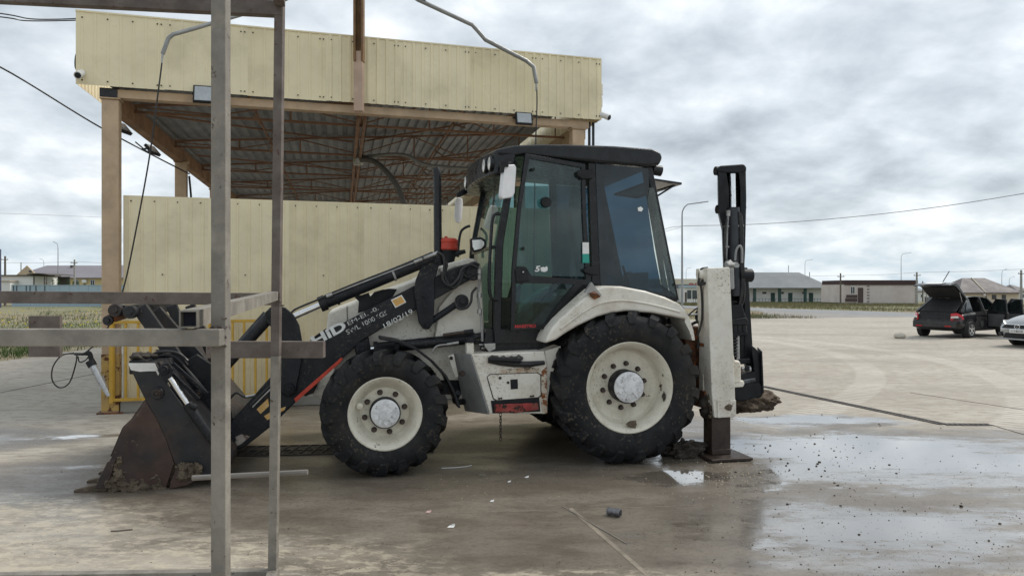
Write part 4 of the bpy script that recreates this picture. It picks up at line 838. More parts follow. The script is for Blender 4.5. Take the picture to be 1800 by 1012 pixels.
for i in range(26): lump(mm, (P3(248 + rd.uniform(-22, 22), 640, YB).x, YB + .1 + i * .08, P3(250, 632, YB).z + .01), rd.uniform(.03, .07), 1, .4, (1.2, 1.4, .5), i)
mm.build('mud', M['wetmud'], bl, ang=180)
# folded pallet fork arms standing up behind the bucket top
def fork(a, b, y, wd, th, name='fork_arm'):
    pa, pb = P3(*a, y), P3(*b, y); MB().bar(pa, pb, th, wd, (0, 1, 0) if False else (1, 0, 1)).build(name, M['bucketblk'], bl, bevel=.008)
fork((246, 540), (322, 648), -.62, .13, .07); fork((272, 546), (356, 640), -.30, .13, .07); fork((302, 536), (352, 668), .05, .10, .06); fork((334, 536), (384, 650), .35, .10, .06)
MB().bar(P3(212, 545, -.62), P3(300, 540, .4), .09, .09).build('fork_shaft', M['black'], bl, bevel=.01)
for (px, py, y) in ((232, 548, -.66), (206, 545, -.62)): pin(bl, px, py, y, .06, .08, M['bucketblk'], 'fork_eye')
plate('hook_plate', [(184, 556), (190, 566), (202, 566), (226, 558), (238, 548), (230, 536), (200, 536), (196, 550)], -.60, .04, M['rustplate'], bl, .008)
pin(bl, 191, 563, -.60, .045, .03, M['bucketblk'], 'fork_eye')
hz_('hydraulic_hose', [(258, 628), (282, 618), (312, 620), (330, 634)], -.8, .013); hz_('hydraulic_hose', [(262, 634), (284, 624), (306, 626), (322, 640)], -.8, .013)
hz_('hydraulic_hose', [(306, 628), (330, 650), (356, 680), (364, 690)], -.7, .012); hz_('hydraulic_hose', [(312, 630), (340, 664), (362, 692)], -.74, .012)
plate('guard_bar', [(300, 640), (306, 637), (366, 690), (360, 694)], -.9, .03, M['black'], bl, .004); plate('guard_bar', [(292, 650), (298, 648), (352, 700), (346, 704)], -.98, .03, M['black'], bl, .004)

# --- front mudguard, side box
gp = [P3(a, b, -1.04) for a, b in ((668, 593), (700, 598), (732, 611), (762, 634), (786, 660), (800, 688), (810, 716))]
m = MB()
for i in range(len(gp) - 1):
    a, b = gp[i], gp[i + 1]; n = Vector((-(b - a).z, 0, (b - a).x)).normalized() * -.022
    m.ext([a, b, b + n, a + n], (0, .34, 0))
m.build('mudguard', M['plastic'], bl, bevel=.004)
plate('mudguard_stay', [(694, 602), (704, 602), (700, 616), (692, 620)], -.93, .05, M['plastic'], bl, .004); MB().tube(catmull([P3(806, 690, -.9), P3(800, 704, -.8), P3(815, 706, -.6)], 4), .03).build('mudguard_stay', M['black'], bl)
YS = -.98
plate('side_box', [(829, 623), (957, 617), (962, 640), (962, 727), (861, 727)], YS, .45, M['white'], bl, .012)
fr = [P3(829, 622, YS), P3(861, 728, YS)]
gpv = [fr[0] + Vector((-.012, .0, 0)), P3(796, 621, -.55), P3(817, 722, -.55), fr[1] + Vector((-.012, 0, 0))]
MB().ext(gpv, (.012, .006, 0)).build('front_guard', M['grey'], bl, bevel=.004)
pin(bl, 812, 656, YS + .15, .03, .02, M['darksteel'], 'guard_bolt')
plate('guard_strap', [(788, 625), (798, 622), (806, 662), (800, 664)], YS + .30, .02, M['white'], bl, .003); pin(bl, 793, 629, YS + .30, .018, .01, M['darksteel'], 'guard_bolt')
plate('box_door', [(857, 662), (862, 658.5), (944, 655.5), (950, 659), (950.5, 694), (946, 698), (874, 703), (868, 700)], YS - .008, .01, M['white'], bl, .004)
bd_ = plate('box_door_edge', [(855.5, 662), (861, 657), (945, 654), (951.5, 658), (952, 695), (947, 699.5), (873, 704.5), (866.5, 701)], YS - .003, .005, M['boom'], bl, 0)
plate('door_label', [(897, 667), (910, 666), (910.5, 683), (898, 684)], YS - .011, .003, M['boom'], bl, 0)
for px, py, r in ((879, 664, .014), (893, 672, .013)): pin(bl, px, py, YS - .008, r, .008, M['darksteel'], 'door_latch', False)
for px, py in ((877, 700), (881, 699.5), (933, 696), (937, 695.5)): pin(bl, px, py, YS - .008, .010, .012, M['darksteel'], 'door_hinge', False)
plate('step', [(863, 704), (948, 699), (950, 723), (866, 726)], YS - .012, .012, M['boom'], bl, .003)
stp = plate('step_tread', [(870, 711), (946, 708), (948, 720), (905, 726), (869, 724)], YS - .05, .04, M['redworn'], bl, .01)
plate('rust_edge', [(952, 652), (961, 644), (962, 726), (953, 727), (950, 700)], YS - .003, .003, mat('rusting_paint', (.60, .54, .44), .7, 0, .1, 8, (.36, .17, .06), .9, 6, (.22, .07, .02), .23, 9, .3), bl, 0)
plate('rust_edge', [(878, 650), (932, 645), (952, 648), (950, 654), (876, 657)], YS - .003, .003, mat('scuffed_paint', (.60, .54, .44), .7, 0, .1, 8, (.36, .2, .1), .8, 9, (.12, .09, .06), .17, 12, .3), bl, 0)
plate('rear_apron', [(958, 617), (986, 608), (984, 625), (970, 660), (963, 700), (962, 726)], YS + .03, .25, M['white'], bl, .006)
plate('filler_neck', [(820, 602), (833, 602), (834, 622), (820, 623)], YS + .12, .09, M['white'], bl, .012); cyl('filler_cap', [(826, 601), (826, 594)], YS + .16, .055, M['plastic'], bl, 18)
plate('valve_bracket', [(851, 604), (871, 603), (871, 613), (860, 618), (853, 610)], YS + .2, .05, M['steel'], bl, .003)
plate('cab_sill', [(855, 578), (975, 575), (968, 603), (958, 618), (858, 622), (850, 606)], -.72, 1.4, M['frame'], bl, .01)
for a, b in (((846, 612), (880, 610)), ((842, 606), (870, 604))): cyl('hydraulic_pipe', [a, b], YS + .3, .012, M['steel'], bl)
# chain hanging below the step
lk = None
for i in range(9):
    if lk is None: lk = MB().lathe([(.016 + .004 * math.cos(t_), .004 * math.sin(t_)) for t_ in [k * 1.0472 for k in range(6)]], (0, 0, 0), 'y', 10, True).build('chain_link', M['darksteel'], bl); o = lk; lk.scale = (.75, 1, 1.25)
    else: o = lk.copy(); COL.objects.link(o)
    o.location = P3(880, 729 + i * 5.2, YS - .01); o.rotation_euler = (0, 0, (i % 2) * math.pi / 2 + .3)

# --- rear fender
FEN = [(958, 604), (962, 592), (970, 577), (984, 561), (1003, 544), (1031, 520), (1046, 508), (1064, 502), (1093, 503), (1135, 511), (1170, 522), (1196, 534), (1207, 546), (1209, 562), (1186, 557), (1147, 550), (1100, 547), (1076, 550), (1050, 557), (1016, 573), (994, 586), (978, 597)]
def fender(y0, y1):
    P = PP(FEN, -1.13); return MB().prism(P, y0, y1).build('fender', M['white'], bl, bevel=.028, seg=3)
fen = fender(-1.13, -.70); fender(.70, 1.13)
hz_('fender_rib', [(985, 578), (1020, 552), (1050, 535), (1090, 528), (1140, 534), (1195, 548)], -1.135, .010, fen, M['white'])
mlt = MB(); p = P3(1043, 514, -1.14); mlt.ext([p + Vector((-.09, -.02, .0)), p + Vector((.08, -.02, -.03)), p + Vector((-.01, .02, .10))], (0, .05, 0)); mlt.build('lamp_bracket', M['grey'], fen); lump(MB(), P3(1045, 518, -1.15), .05, 1, .35, (1.2, .5, .6), 4).build('bracket_rust', M['rustplate'], fen)
plate('fender_flap', [(1204, 545), (1211, 556), (1219, 580), (1222, 598), (1217, 598), (1212, 582), (1204, 566)], -1.1, .35, M['white'], bl, .004)
for k, (a, b) in enumerate((((1150, 560), (1205, 556)), ((1160, 572), (1208, 568)))): cyl('hydraulic_pipe', [a, b], -.66, .014, M['steel'], bl)

# --- cab
YN = -.77
def Q(pts, y): return [P3(a, b, y) for a, b in pts]
def xz(p): return Vector((p[0], 0, p[1]))
# roof
RF = PP([(871, 262), (905, 255), (950, 253), (1000, 253.5), (1080, 256), (1147, 261), (1162, 267), (1166, 277), (1160, 290), (1140, 293), (1100, 289.5), (1040, 284.5), (960, 277), (920, 273), (880, 279), (868, 274)], -.83)
MB().prism(RF, -.83, .83).build('cab_roof', M['frame'], bl, bevel=.035, seg=3)
xf = P3(872, 270, -.83).x
def vx(y): return xf + .01 - .11 * (1 - (y / .83) ** 2) - .02
vy = [-.83, -.76, -.6, -.35, 0, .35, .6, .76, .83]
m = MB(); m.ext([(xf + .2, -.83, 2.80)] + [(vx(y), y, 2.80) for y in vy] + [(xf + .2, .83, 2.80)], (0, 0, .25)); m.build('roof_visor', M['frame'], bl, bevel=.03, seg=3)
for y in (-.74, -.60, .56, .72):
    o = MB().lathe([(.075, .02), (.078, -.012), (.068, -.02)], (vx(y), y, 2.925), 'x', 20).build('work_lamp', M['frame'], bl); MB().lathe([(.066, -.014), (.062, -.024), (.03, -.032), (0, -.034)], (vx(y), y, 2.925), 'x', 20).build('lamp_glass', M['lens'], o)
cyl('rear_lamp', [(1146, 298), (1162, 301)], -.70, .055, M['frame'], bl, 14)
# pillars: near and far side walls in the same outline
APIL = [(899, 282), (910, 282), (885, 430), (881, 580), (868, 580), (872, 430)]
def side(y0, y1):
    for nm, pts in (('front_pillar', APIL), ('middle_pillar', [(1034, 284), (1047, 286), (1056, 500), (1041, 506)]), ('rear_pillar', [(1136, 292), (1147, 294), (1194, 528), (1184, 524)]), ('window_sill', [(1041, 496), (1184, 516), (1192, 530), (1120, 520), (1060, 508), (1010, 540), (970, 580), (965, 604), (870, 604), (868, 578), (960, 576), (998, 540), (1030, 512)])):
        MB().prism(PP(pts, YN), y0, y1).build(nm, M['frame'], bl, bevel=.008)
side(YN, YN + .07); side(-YN - .07, -YN)
pane = [(1048, 289), (1136, 297), (1184, 520), (1057, 500)]
plate('side_window', [(1047, 288), (1140, 296), (1141, 330), (1138, 352), (1140, 372), (1150, 440), (1162, 502), (1177, 511), (1189, 523), (1056, 503)], YN - .006, .005, M['rearglass'], bl, 0)
plate('side_window', [(1141.5, 330), (1150, 330), (1189, 521), (1177.5, 510.5), (1162.5, 501.5), (1150.5, 440), (1140.5, 372), (1138.5, 352)], YN - .006, .005, M['screen'], bl, 0)
MB().prism(PP([(1047, 288), (1140, 296), (1189, 523), (1056, 503)], YN), -YN, -YN + .005).build('side_window', M['rearglass'], bl)
MB().prism(PP([(906, 290), (1034, 290), (1041, 500), (960, 576), (884, 576), (887, 430)], YN), -YN, -YN + .005).build('side_window', M['doorglass'], bl)
dot = plate('glass_fixing', [(1121, 365), (1127, 363), (1131, 367), (1128, 372), (1122, 371)], YN - .02, .02, M['lens'], bl, .003)
# open rear window, hinged at the roof
r0 = P3(1150, 318, -.6); r1 = P3(1197, 325, -.6); r2 = P3(1153, 346, -.6)
m = MB(); m.ringext([(r0.x, -.62, r0.z), (r1.x, -.62, r1.z), (r1.x, .62, r1.z), (r0.x, .62, r0.z)], [(r0.x + .04, -.57, r0.z), (r1.x - .04, -.57, r1.z), (r1.x - .04, .57, r1.z), (r0.x + .04, .57, r0.z)], (0, 0, .022)); rwf = m.build('rear_window', M['frame'], bl)
MB().ext([(r0.x + .04, -.57, r0.z + .01), (r1.x - .04, -.57, r1.z + .01), (r1.x - .04, .57, r1.z + .01), (r0.x + .04, .57, r0.z + .01)], (0, 0, .004)).build('pane', M['rearglass'], rwf)
MB().tube([r2, r1 + Vector((-.08, 0, -.01))], .01).build('gas_strut', M['frame'], rwf)
xr0, xr1 = P3(1143, 296, YN), P3(1190, 528, YN)
m = MB(); m.ext([(xr0.x - .04, YN + .07, xr0.z), (xr1.x - .04, YN + .07, xr1.z - .25), (xr1.x - .0, YN + .07, xr1.z - .25), (xr0.x, YN + .07, xr0.z)], (0, .06, 0)); m.build('rear_frame', M['frame'], bl)
# windscreen between the front pillars
a0, a1 = P3(900, 284, YN), P3(868, 585, YN); a2 = P3(873, 430, YN)
for y0, y1 in ((YN + .07, -YN - .07),):
    o = MB().add([(a0.x - .015, y0, a0.z), (a0.x - .015, y1, a0.z), (a2.x - .02, y1, a2.z), (a2.x - .02, y0, a2.z), (a1.x - .01, y1, a1.z), (a1.x - .01, y0, a1.z)], [(0, 1, 2, 3), (3, 2, 4, 5)]).build('windscreen', M['screen'], bl, smooth=False)
for (u_, v_) in ((a0, a2), (a2, a1)):
    MB().bar((u_.x - .02, .62, u_.z), (v_.x - .02, .62, v_.z), .05, .05).build('front_pillar', M['frame'], bl)
MB().bar((a2.x - .02, YN + .07, a2.z - .02), (a2.x - .02, -YN - .07, a2.z - .02), .03, .03).build('windscreen_bar', M['frame'], bl)
MB().tube([(a0.x - .03, -.1, a0.z - .1), (a0.x - .06, .15, 2.2)], .012).build('wiper', M['frame'], bl)
# cab interior
fl = MB().bb((a1.x + .02, -.70, 1.02), (.6, .70, 1.06)).build('cab_floor', M['plastic'], bl)
st = MB().bb((-.55, -.28, 1.35), (.0, .28, 1.50)).build('seat', M['seat'], bl, bevel=.05, seg=3); MB().box((.05, 0, 1.85), (.14, .52, .75), Matrix.Rotation(R_(10), 3, 'Y')).build('seat_back', M['seat'], st, bevel=.05, seg=3); MB().box((.1, 0, 2.32), (.1, .3, .2), Matrix.Rotation(R_(10), 3, 'Y')).build('headrest', M['seat'], st, bevel=.04, seg=3); MB().bb((-.45, -.22, 1.06), (-.05, .22, 1.36)).build('seat_base', M['plastic'], st)
cl_ = MB().tube([(-1.0, 0, 1.05), (-.86, 0, 1.72)], [.11, .06], 14).build('steering_column', M['cabin'], bl); tpt = [(-.84 + .07 * math.cos(k * .5236), .20 * math.sin(k * .5236), 1.76 + .12 * math.cos(k * .5236)) for k in range(13)]
MB().tube(tpt, .016, 8).build('steering_wheel', M['seat'], cl_)
MB().bb((-1.12, -.25, 1.06), (-.92, .3, 1.6)).build('dashboard', M['cabin'], bl, bevel=.04); MB().bb((-.5, .45, 1.06), (.4, .70, 1.55)).build('side_console', M['cabin'], bl, bevel=.04); MB().bb((.3, -.68, 1.06), (.62, .68, 1.62)).build('rear_console', M['plastic'], bl, bevel=.04)
for y in (-.2, .2): MB().tube([(.42, y, 1.6), (.3, y, 1.95)], .014).build('control_lever', M['frame'], bl); 
MB().tube([(-.05, -.36, 1.3), (-.1, -.38, 1.62)], .012).build('control_lever', M['frame'], bl)
# door swung a little open on the middle pillar
hx = P3(1036, 400, YN).x; KD = .17
def D(px, py, d=0.0): return P3(px, py, YN - .012 - d, KD, hx)
dn = Vector((-KD, 1, 0)).normalized()
do = [D(924, 270), D(1029, 288), D(1031, 380), D(1040, 500), D(1003, 540), D(964, 578), D(898, 581), D(901, 470), D(911, 360)]
di = [D(931, 279), D(1022, 295), D(1024, 380), D(1030, 492), D(996, 530), D(958, 569), D(906, 572), D(908, 470), D(917, 362)]
door = MB().ringext(do, di, dn * .035).build('door', M['frame'], bl, bevel=.005)
dmid = [D(900, 482), D(1036, 482), D(1038, 494), D(903, 494)]
MB().ext([D(903, 488, .001), D(905, 470, .001), D(924, 470, .001), D(934, 484, .001), D(1034, 492, .001), D(1036, 500, .001), D(930, 498, .001), D(904, 498, .001)], dn * .03).build('door_rail', M['frame'], door)
MB().ext([D(1010, 500), D(1038, 500), D(1000, 541), D(966, 574), D(958, 568), D(985, 530)], dn * .03).build('door_panel', M['frame'], door)
gl_ = MB().ext([p + dn * .015 for p in (D(929, 277), D(1024, 294), D(1026, 380), D(1033, 486), D(905, 484), D(907, 470), D(915, 362))], dn * .005).build('door_glass', M['doorglass'], door, smooth=False)
MB().ext([p + dn * .015 for p in (D(904, 499), D(1031, 499), D(996, 533), D(960, 572), D(905, 573))], dn * .005).build('door_glass', M['doorglass'], door, smooth=False)
MB().ext([D(906, 474, .02), D(913, 468, .02), D(925, 468, .02), D(931, 478, .02), D(931, 494, .02), D(908, 497, .02)], dn * .06).build('door_handle', M['plastic'], door, bevel=.012)
pp = D(919.5, 478, .024); MB().box(pp, (.03, .006, .03)).build('lock_plate', M['boom'], door); MB().box(pp + Vector((0, -.005, 0)), (.012, .004, .012)).build('lock_barrel', M['paper'], door)
MB().ext([D(1015, 302, .03), D(1022, 298, .03), D(1042, 298, .03), D(1043, 314, .03), D(1024, 315, .03), D(1016, 309, .03)], dn * .05).build('door_hinge', M['plastic'], door, bevel=.01); MB().ext([D(1026, 474, .03), D(1034, 469, .03), D(1053, 467, .03), D(1053, 483, .03), D(1040, 483, .03), D(1028, 479, .03)], dn * .05).build('door_hinge', M['plastic'], door, bevel=.01)
MB().lathe([(.05, -.04), (.055, 0)], D(959, 356, .01), 'y', 14).build('glass_catch', M['plastic'], door)
for px, py in ((937, 298), (919, 437)): MB().lathe([(.016, -.02), (.018, 0)], D(px, py, .004), 'y', 10).build('glass_bolt', M['plastic'], door)
MB().ext([D(1024, 426, .003), D(1035, 426, .003), D(1035.5, 446, .003), D(1024, 446, .003)], dn * .003).build('sticker', M['paper'], door, smooth=False); MB().ext([D(1024, 446.2, .003), D(1035.5, 446.2, .003), D(1036, 462, .003), D(1024, 462, .003)], dn * .003).build('sticker', M['green'], door, smooth=False)
xd = (D(960, 470) - D(940, 470)); text('5', 'lettering', M['paper'], door, D(940, 477.5, -.010), xd, (0, 0, 1), .058, .06, bold=.03, shear=.2)
MB().ext([D(950, 470.5, -.009), D(955, 469, -.009), D(958, 470, -.009), D(961, 467.5, -.009), D(963, 471, -.009), D(962, 476, -.009), D(957, 478, -.009), D(951, 476.5, -.009)], dn * .002).build('digger_sticker', M['paper'], door, smooth=False)
text('JUBILEE', 'lettering', M['boom'], door, D(951, 475.5, -.007), xd, (0, 0, 1), .010, .055) if False else None
text('MAESTRO', 'lettering', M['ink'], door, D(905, 576.5, .002), xd, (0, 0, 1), .032, (D(942, 572) - D(905, 572)).length, bold=.03)
# grab rails, mirrors, lamps by the windscreen
hz_('grab_rail', [(876, 527), (862, 520), (860, 480), (863, 420), (866, 385), (872, 376), (880, 377)], YN - .06, .016, None, M['frame'])
hz_('grab_rail', [(805, 452), (806, 430), (810, 408), (818, 400), (826, 397)], .72, .016, None, M['frame'])
def mirror(pts, y, th): return MB().ext([P3(a, b, y, .5, -1.2) for a, b in pts], (-th * .4, th, 0))
mir = mirror([(880, 298), (884, 291), (900, 290), (903, 296), (900, 340), (896, 348), (878, 351), (875, 346)], YN - .16, -.05).build('mirror', M['mirrorback'], bl, bevel=.014, seg=3)
MB().ext(Q([(881, 284), (894, 284), (894, 293), (887, 293), (886, 303), (881, 303)], YN - .24), (0, .06, 0)).build('mirror_bracket', M['plastic'], mir); MB().tube([P3(888, 288, YN - .2), P3(905, 286, YN)], .016).build('mirror_arm', M['plastic'], mir)
mi2 = MB().ext([P3(a, b, .98, .5, -1.3) for a, b in ((800, 352), (804, 347), (810, 348), (811, 356), (809, 384), (805, 392), (800, 390), (798, 380))], (.03, .05, 0)).build('mirror', M['mirrorback'], bl, bevel=.01, seg=2)
MB().ext([P3(a, b, .86) for a, b in ((804, 339), (812, 333), (835, 327), (843, 324), (843, 331), (835, 335), (808, 346), (803, 346))], (0, .08, 0)).build('mirror_arm', M['frame'], mi2, bevel=.008)
ml_ = MB().ext([P3(a, b, -.55) for a, b in ((827, 419), (846, 416), (855, 422), (855, 434), (847, 440), (833, 444), (828, 436))], (0, .08, 0)).build('side_lamp', M['frame'], bl, bevel=.015, seg=2)
MB().ext([P3(a, b, -.562) for a, b in ((830, 422), (846, 421), (851, 425), (851, 431), (846, 437), (834, 440), (831, 434))], (0, .008, 0)).build('lamp_glass', M['lens'], ml_, bevel=.003)
# aerial
MB().tube([P3(760, 290, .2), P3(757, 262, .2)], .006).build('aerial', M['frame'], bl) if False else None

# --- stabiliser legs at the rear
def stab():
    y0 = -1.14
    a = plate('stabiliser_leg', [(1243, 471), (1283, 469.5), (1289, 600), (1293, 706), (1292, 733), (1256, 734), (1251, 690), (1247, 580)], y0, .25, M['white'], bl, .01)
    plate('leg_collar', [(1261, 704), (1294, 703), (1294, 732), (1262, 734)], y0 - .014, .014, M['white'], a, .004); lump(MB(), P3(1281, 716, y0 - .016), .035, 2, .3, (1.2, .2, .9), 2).build('mud', M['mud'], a)
    x0, x1 = P3(1252, 734, y0).x + .01, P3(1287, 734, y0).x
    MB().bb((x0, y0 + .03, .07), (x1, y0 + .21, .75)).build('inner_leg', M['darksteel'], a, bevel=.006)
    m = MB(); m.bb((x0 - .10, y0 - .16, .005), (x1 + .14, y0 + .40, .035)); m.bb((x0 + .0, y0 + .02, .035), (x1, y0 + .22, .09)); m.build('foot_pad', M['darksteel'], a, bevel=.008)
    q_ = P3(1240, 482, y0 + .1); lm = MB().lathe([(.0, -.02), (.05, -.018), (.06, .03), (.04, .05)], (P3(1243, 482, y0).x - .02, y0 + .12, q_.z), 'x', 16).build('valve', M['white'], a)
    MB().tube(catmull([P3(1244, 471, y0 + .1), P3(1232, 474, y0 + .1), P3(1229, 490, y0 + .1), P3(1228, 500, y0 + .1), P3(1238, 497, y0 + .1)], 5), .013).build('hydraulic_hose', M['hose'], a)
    MB().tube(catmull([P3(1228, 495, y0 + .1), P3(1233, 510, y0 + .1), P3(1234, 560, y0 + .12), P3(1226, 590, y0 + .15)], 5), .012).build('hydraulic_hose', M['hose'], a)
    MB().tube(catmull([P3(1241, 497, y0 + .05), P3(1230, 500, y0 + .05), P3(1236, 492, y0 + .1)], 4), .014).build('hydraulic_hose', M['hose'], a)
    m = MB(); rd = random.Random(9)
    for i in range(14): lump(m, P3(1249 + rd.uniform(-2, 3), 640 + i * 7, y0 + .05 + rd.uniform(0, .15)) + Vector((-.01, 0, 0)), rd.uniform(.02, .05), 1, .4, (.5, 1, 1.1), i)
    m.build('mud', M['mud'], a, ang=180)
    return a
sa = stab()
sb = copy_tree(sa, bl); sb.location.y = 2.06
# sideshift frame across the rear
MB().bb((.86, -1.02, 1.10), (.98, 1.02, 1.30)).bb((.86, -1.02, .48), (.98, 1.02, .66)).bb((.88, -1.0, .66), (.92, 1.0, 1.10)).build('sideshift_frame', M['rustplate'], bl, bevel=.01)
plate('frame_bracket', [(1238, 572), (1246, 560), (1250, 700), (1242, 716), (1236, 690), (1236, 640)], -.98, .1, M['white'], bl, .01); plate('rusty_bracket', [(1200, 580), (1240, 578), (1244, 700), (1228, 694), (1216, 650)], -.80, .12, M['rustplate'], bl, .02)
m = MB(); rd = random.Random(5)
for i in range(12): lump(m, P3(1244 + rd.uniform(-8, 8), 706 + rd.uniform(-14, 22), -1.0), rd.uniform(.035, .07), 1, .4, (1, 1, .9), i)
m.build('mud', M['wetmud'], bl, ang=180)
rl = MB().tube([P3(1231, 548, -.85), P3(1240, 552, -.85)], [.10, .09], 16).build('rear_work_lamp', M['plastic'], bl); hz_('hydraulic_hose', [(1208, 556), (1220, 545), (1232, 538)], -.9, .008); MB().tube([P3(1209, 553, -.85), P3(1226, 553, -.85)], .012).build('rear_rail', M['chrome'], bl); hz_('hydraulic_hose', [(1212, 572), (1228, 566), (1230, 590), (1226, 612)], -.9, .016)

# --- boom, folded and swung sideways at the rear
YK = -.30
SLEW = Vector((.45, .89, 0))         # the boom is slewed, so its sheets run this way
def bx_(name, pts, y, th, mt, bev=.008): return MB().ext(Q(pts, y), SLEW * th).build(name, mt, bl, bevel=bev)
bm_ = bx_('boom_side_plate', [(1262, 294), (1275, 292), (1281, 330), (1282, 420), (1284, 480), (1273, 480), (1270, 400), (1263, 370)], YK, .42, M['boom'])
bx_('boom_side_plate', [(1298, 292), (1311, 293), (1312, 350), (1310, 440), (1308, 480), (1302, 480), (1302, 400), (1301, 330)], YK, .42, M['boom'])
bx_('boom_back_plate', [(1266, 296), (1308, 296), (1308, 480), (1276, 480)], YK + .40, .03, M['boom'])
bx_('boom_head', [(1261, 296), (1265, 291), (1308, 288), (1312, 294), (1312, 302), (1300, 304), (1274, 304), (1262, 302)], YK - .01, .44, M['boom'], .045)
for px, py, r in ((1265, 367, .05), (1313, 364, .045), (1262, 299, .05), (1311, 297, .045)):
    p = P3(px, py, YK + .02); MB().lathe([(r, -.03), (r, .03)], p + Vector((.028 if px < 1290 else -.028, .06, 0)), 'x', 14).build('boom_pin', M['boom'], bl)
cyl('piston_rod', [(1287, 306), (1288, 368)], YK + .03, .040, M['chrome'], bl, 16); cyl('cylinder_barrel', [(1289, 366), (1291, 480), (1293, 520)], YK + .0, .070, mat('boom_cylinder', (.03, .034, .042), .5, 0, .2, 3, (.07, .065, .06), .3, 4, None, 0, 1, .1), bl, 18); cyl('cylinder_collar', [(1288, 365), (1288.2, 374)], YK + .02, .078, M['plastic'], bl, 18)
cyl('hydraulic_pipe', [(1280, 376), (1278, 400), (1277, 440), (1276, 462)], YK - .05, .014, M['galv'], bl); cyl('hydraulic_pipe', [(1300, 380), (1303, 420), (1304, 450)], YK - .03, .013, M['galv'], bl)
for py in (398, 434):
    cyl('pipe_clamp', [(1273, py), (1281, py)], YK - .06, .012, M['grey'], bl); cyl('pipe_clamp', [(1297, py - 1), (1307, py - 1)], YK - .06, .012, M['grey'], bl)
for x_ in (0, 3, 7): hz_('hydraulic_hose', [(1299 + x_ * .6, 372 + x_), (1302 + x_ * .5, 410), (1301 + x_ * .7, 450), (1304 + x_ * .6, 500 + x_ * 3), (1298, 545)], YK - .07, .013)
hz_('hydraulic_hose', [(1277, 385), (1273, 420), (1275, 455), (1282, 520), (1288, 560)], YK - .07, .014)
cyl('hose_fitting', [(1280, 370), (1280, 380)], YK - .06, .024, M['steel'], bl)
hz_('hydraulic_hose', [(1292, 458), (1294, 440), (1300, 432), (1304, 440), (1304, 462)], YK - .09, .014, None, M['grey'])
bx_('slide_block', [(1279, 472), (1290, 471), (1291, 508), (1281, 509)], -.62, .14, M['grey'], .012); lump(MB(), P3(1284, 466, -.5), .07, 2, .3, (1.1, 1, .7), 4).build('boom_lock', M['grey'], bl)  # slide block is a cream part, its shade put into the grey colour
bx_('lower_boom', [(1279, 470), (1314, 470), (1318, 520), (1316, 600), (1300, 640), (1280, 640)], YK + .1, .36, M['boom'])
MB().lathe([(.07, -.06), (.075, .10)], P3(1306, 484, YK - .02), 'x', 18).build('boom_pivot', M['boom'], bl)
dip = bx_('dipper', [(1308, 478), (1315, 478), (1324, 626), (1326, 660), (1312, 660), (1309, 600)], YK - .05, .40, M['boom'])
bx_('king_post', [(1283, 541), (1288, 534), (1299, 536), (1304, 532), (1309, 550), (1314, 562), (1314, 570), (1284, 571)], YK - .10, .30, M['boom'], .015)
lump(MB(), P3(1290, 531, YK - .1), .035, 1, .3, (1.3, 1, .6), 3).build('grease_cap', M['boom'], bl)
bx_('king_post_flange', [(1283, 562), (1311, 558), (1316, 564), (1315, 571), (1283, 571)], YK - .14, .34, M['plastic'], .008)
for px in (1290, 1298, 1307): cyl('flange_bolt', [(px, 571), (px, 583)], YK - .1, .038, M['boom'], bl, 12)
bx_('king_post_flange', [(1284, 583), (1314, 580), (1314, 588), (1285, 592)], YK - .12, .34, M['boom'], .008)
sp_ = MB()
for i in range(7): sp_.lathe([(.040 + .014 * math.cos(k * 1.0472), .014 * math.sin(k * 1.0472)) for k in range(6)], P3(1288.5, 592 + i * 5.6, YK - .06), 'z', 16, True)
sp_.build('spring_sleeve', M['hose'], bl)
bx_('slew_column', [(1294, 590), (1300, 590), (1301, 632), (1295, 632)], YK - .07, .10, M['steel'], .004); bx_('slew_column', [(1301, 588), (1312, 588), (1320, 610), (1326, 640), (1302, 640)], YK - .04, .2, M['boom'], .01)
bx_('slew_clamp', [(1296, 632), (1318, 630), (1320, 638), (1298, 641)], YK - .10, .3, M['boom'], .008)
cyl('slew_pin', [(1303, 650), (1318, 648)], YK - .12, .035, M['steel'], bl, 14); bx_('slew_pin_guard', [(1310, 643), (1318, 643), (1318, 652), (1310, 653)], YK - .18, .06, M['boom'], .01)
bx_('slew_arm', [(1302, 658), (1328, 652), (1332, 658), (1328, 664), (1303, 668)], YK - .14, .3, M['boom'], .01)
bx_('lock_block', [(1286, 638), (1289, 634), (1299, 635), (1302, 639), (1302, 672), (1288, 673)], -.80, .16, M['white'], .02); bx_('lock_block', [(1285, 622), (1289, 621), (1292, 636), (1286, 637)], -.80, .1, M['white'], .01); bx_('lock_arm', [(1289, 672), (1306, 669), (1309, 674), (1306, 680), (1289, 681)], -.78, .1, M['white'], .01)
# backhoe bucket tucked under the boom
bk = bx_('backhoe_bucket', [(1290, 684), (1298, 676), (1334, 672), (1341, 678), (1343, 690), (1335, 700), (1300, 706), (1290, 700)], YK - .16, .55, M['boom'], .015)
bx_('bucket_side', [(1320, 606), (1328, 612), (1338, 622), (1340, 650), (1343, 690), (1334, 690), (1326, 650)], YK - .14, .05, M['boom'], .006); bx_('bucket_side', [(1320, 606), (1328, 612), (1338, 622), (1340, 650), (1343, 690), (1334, 690), (1326, 650)], YK + .34, .05, M['boom'], .006)
bx_('bucket_edge', [(1337, 616), (1340, 617), (1343, 690), (1340, 692)], YK - .17, .52, M['boom'], .004)
m = MB()
for i, (px, py, dx, dz, dy) in enumerate(((1306, 708, .20, .10, .3), (1328, 703, .20, .10, .3), (1345, 698, .10, .075, .25))): blob(m, P3(px, py, YK + .05), (dx, dy, dz), i + 3, 4, .34, 2.0)
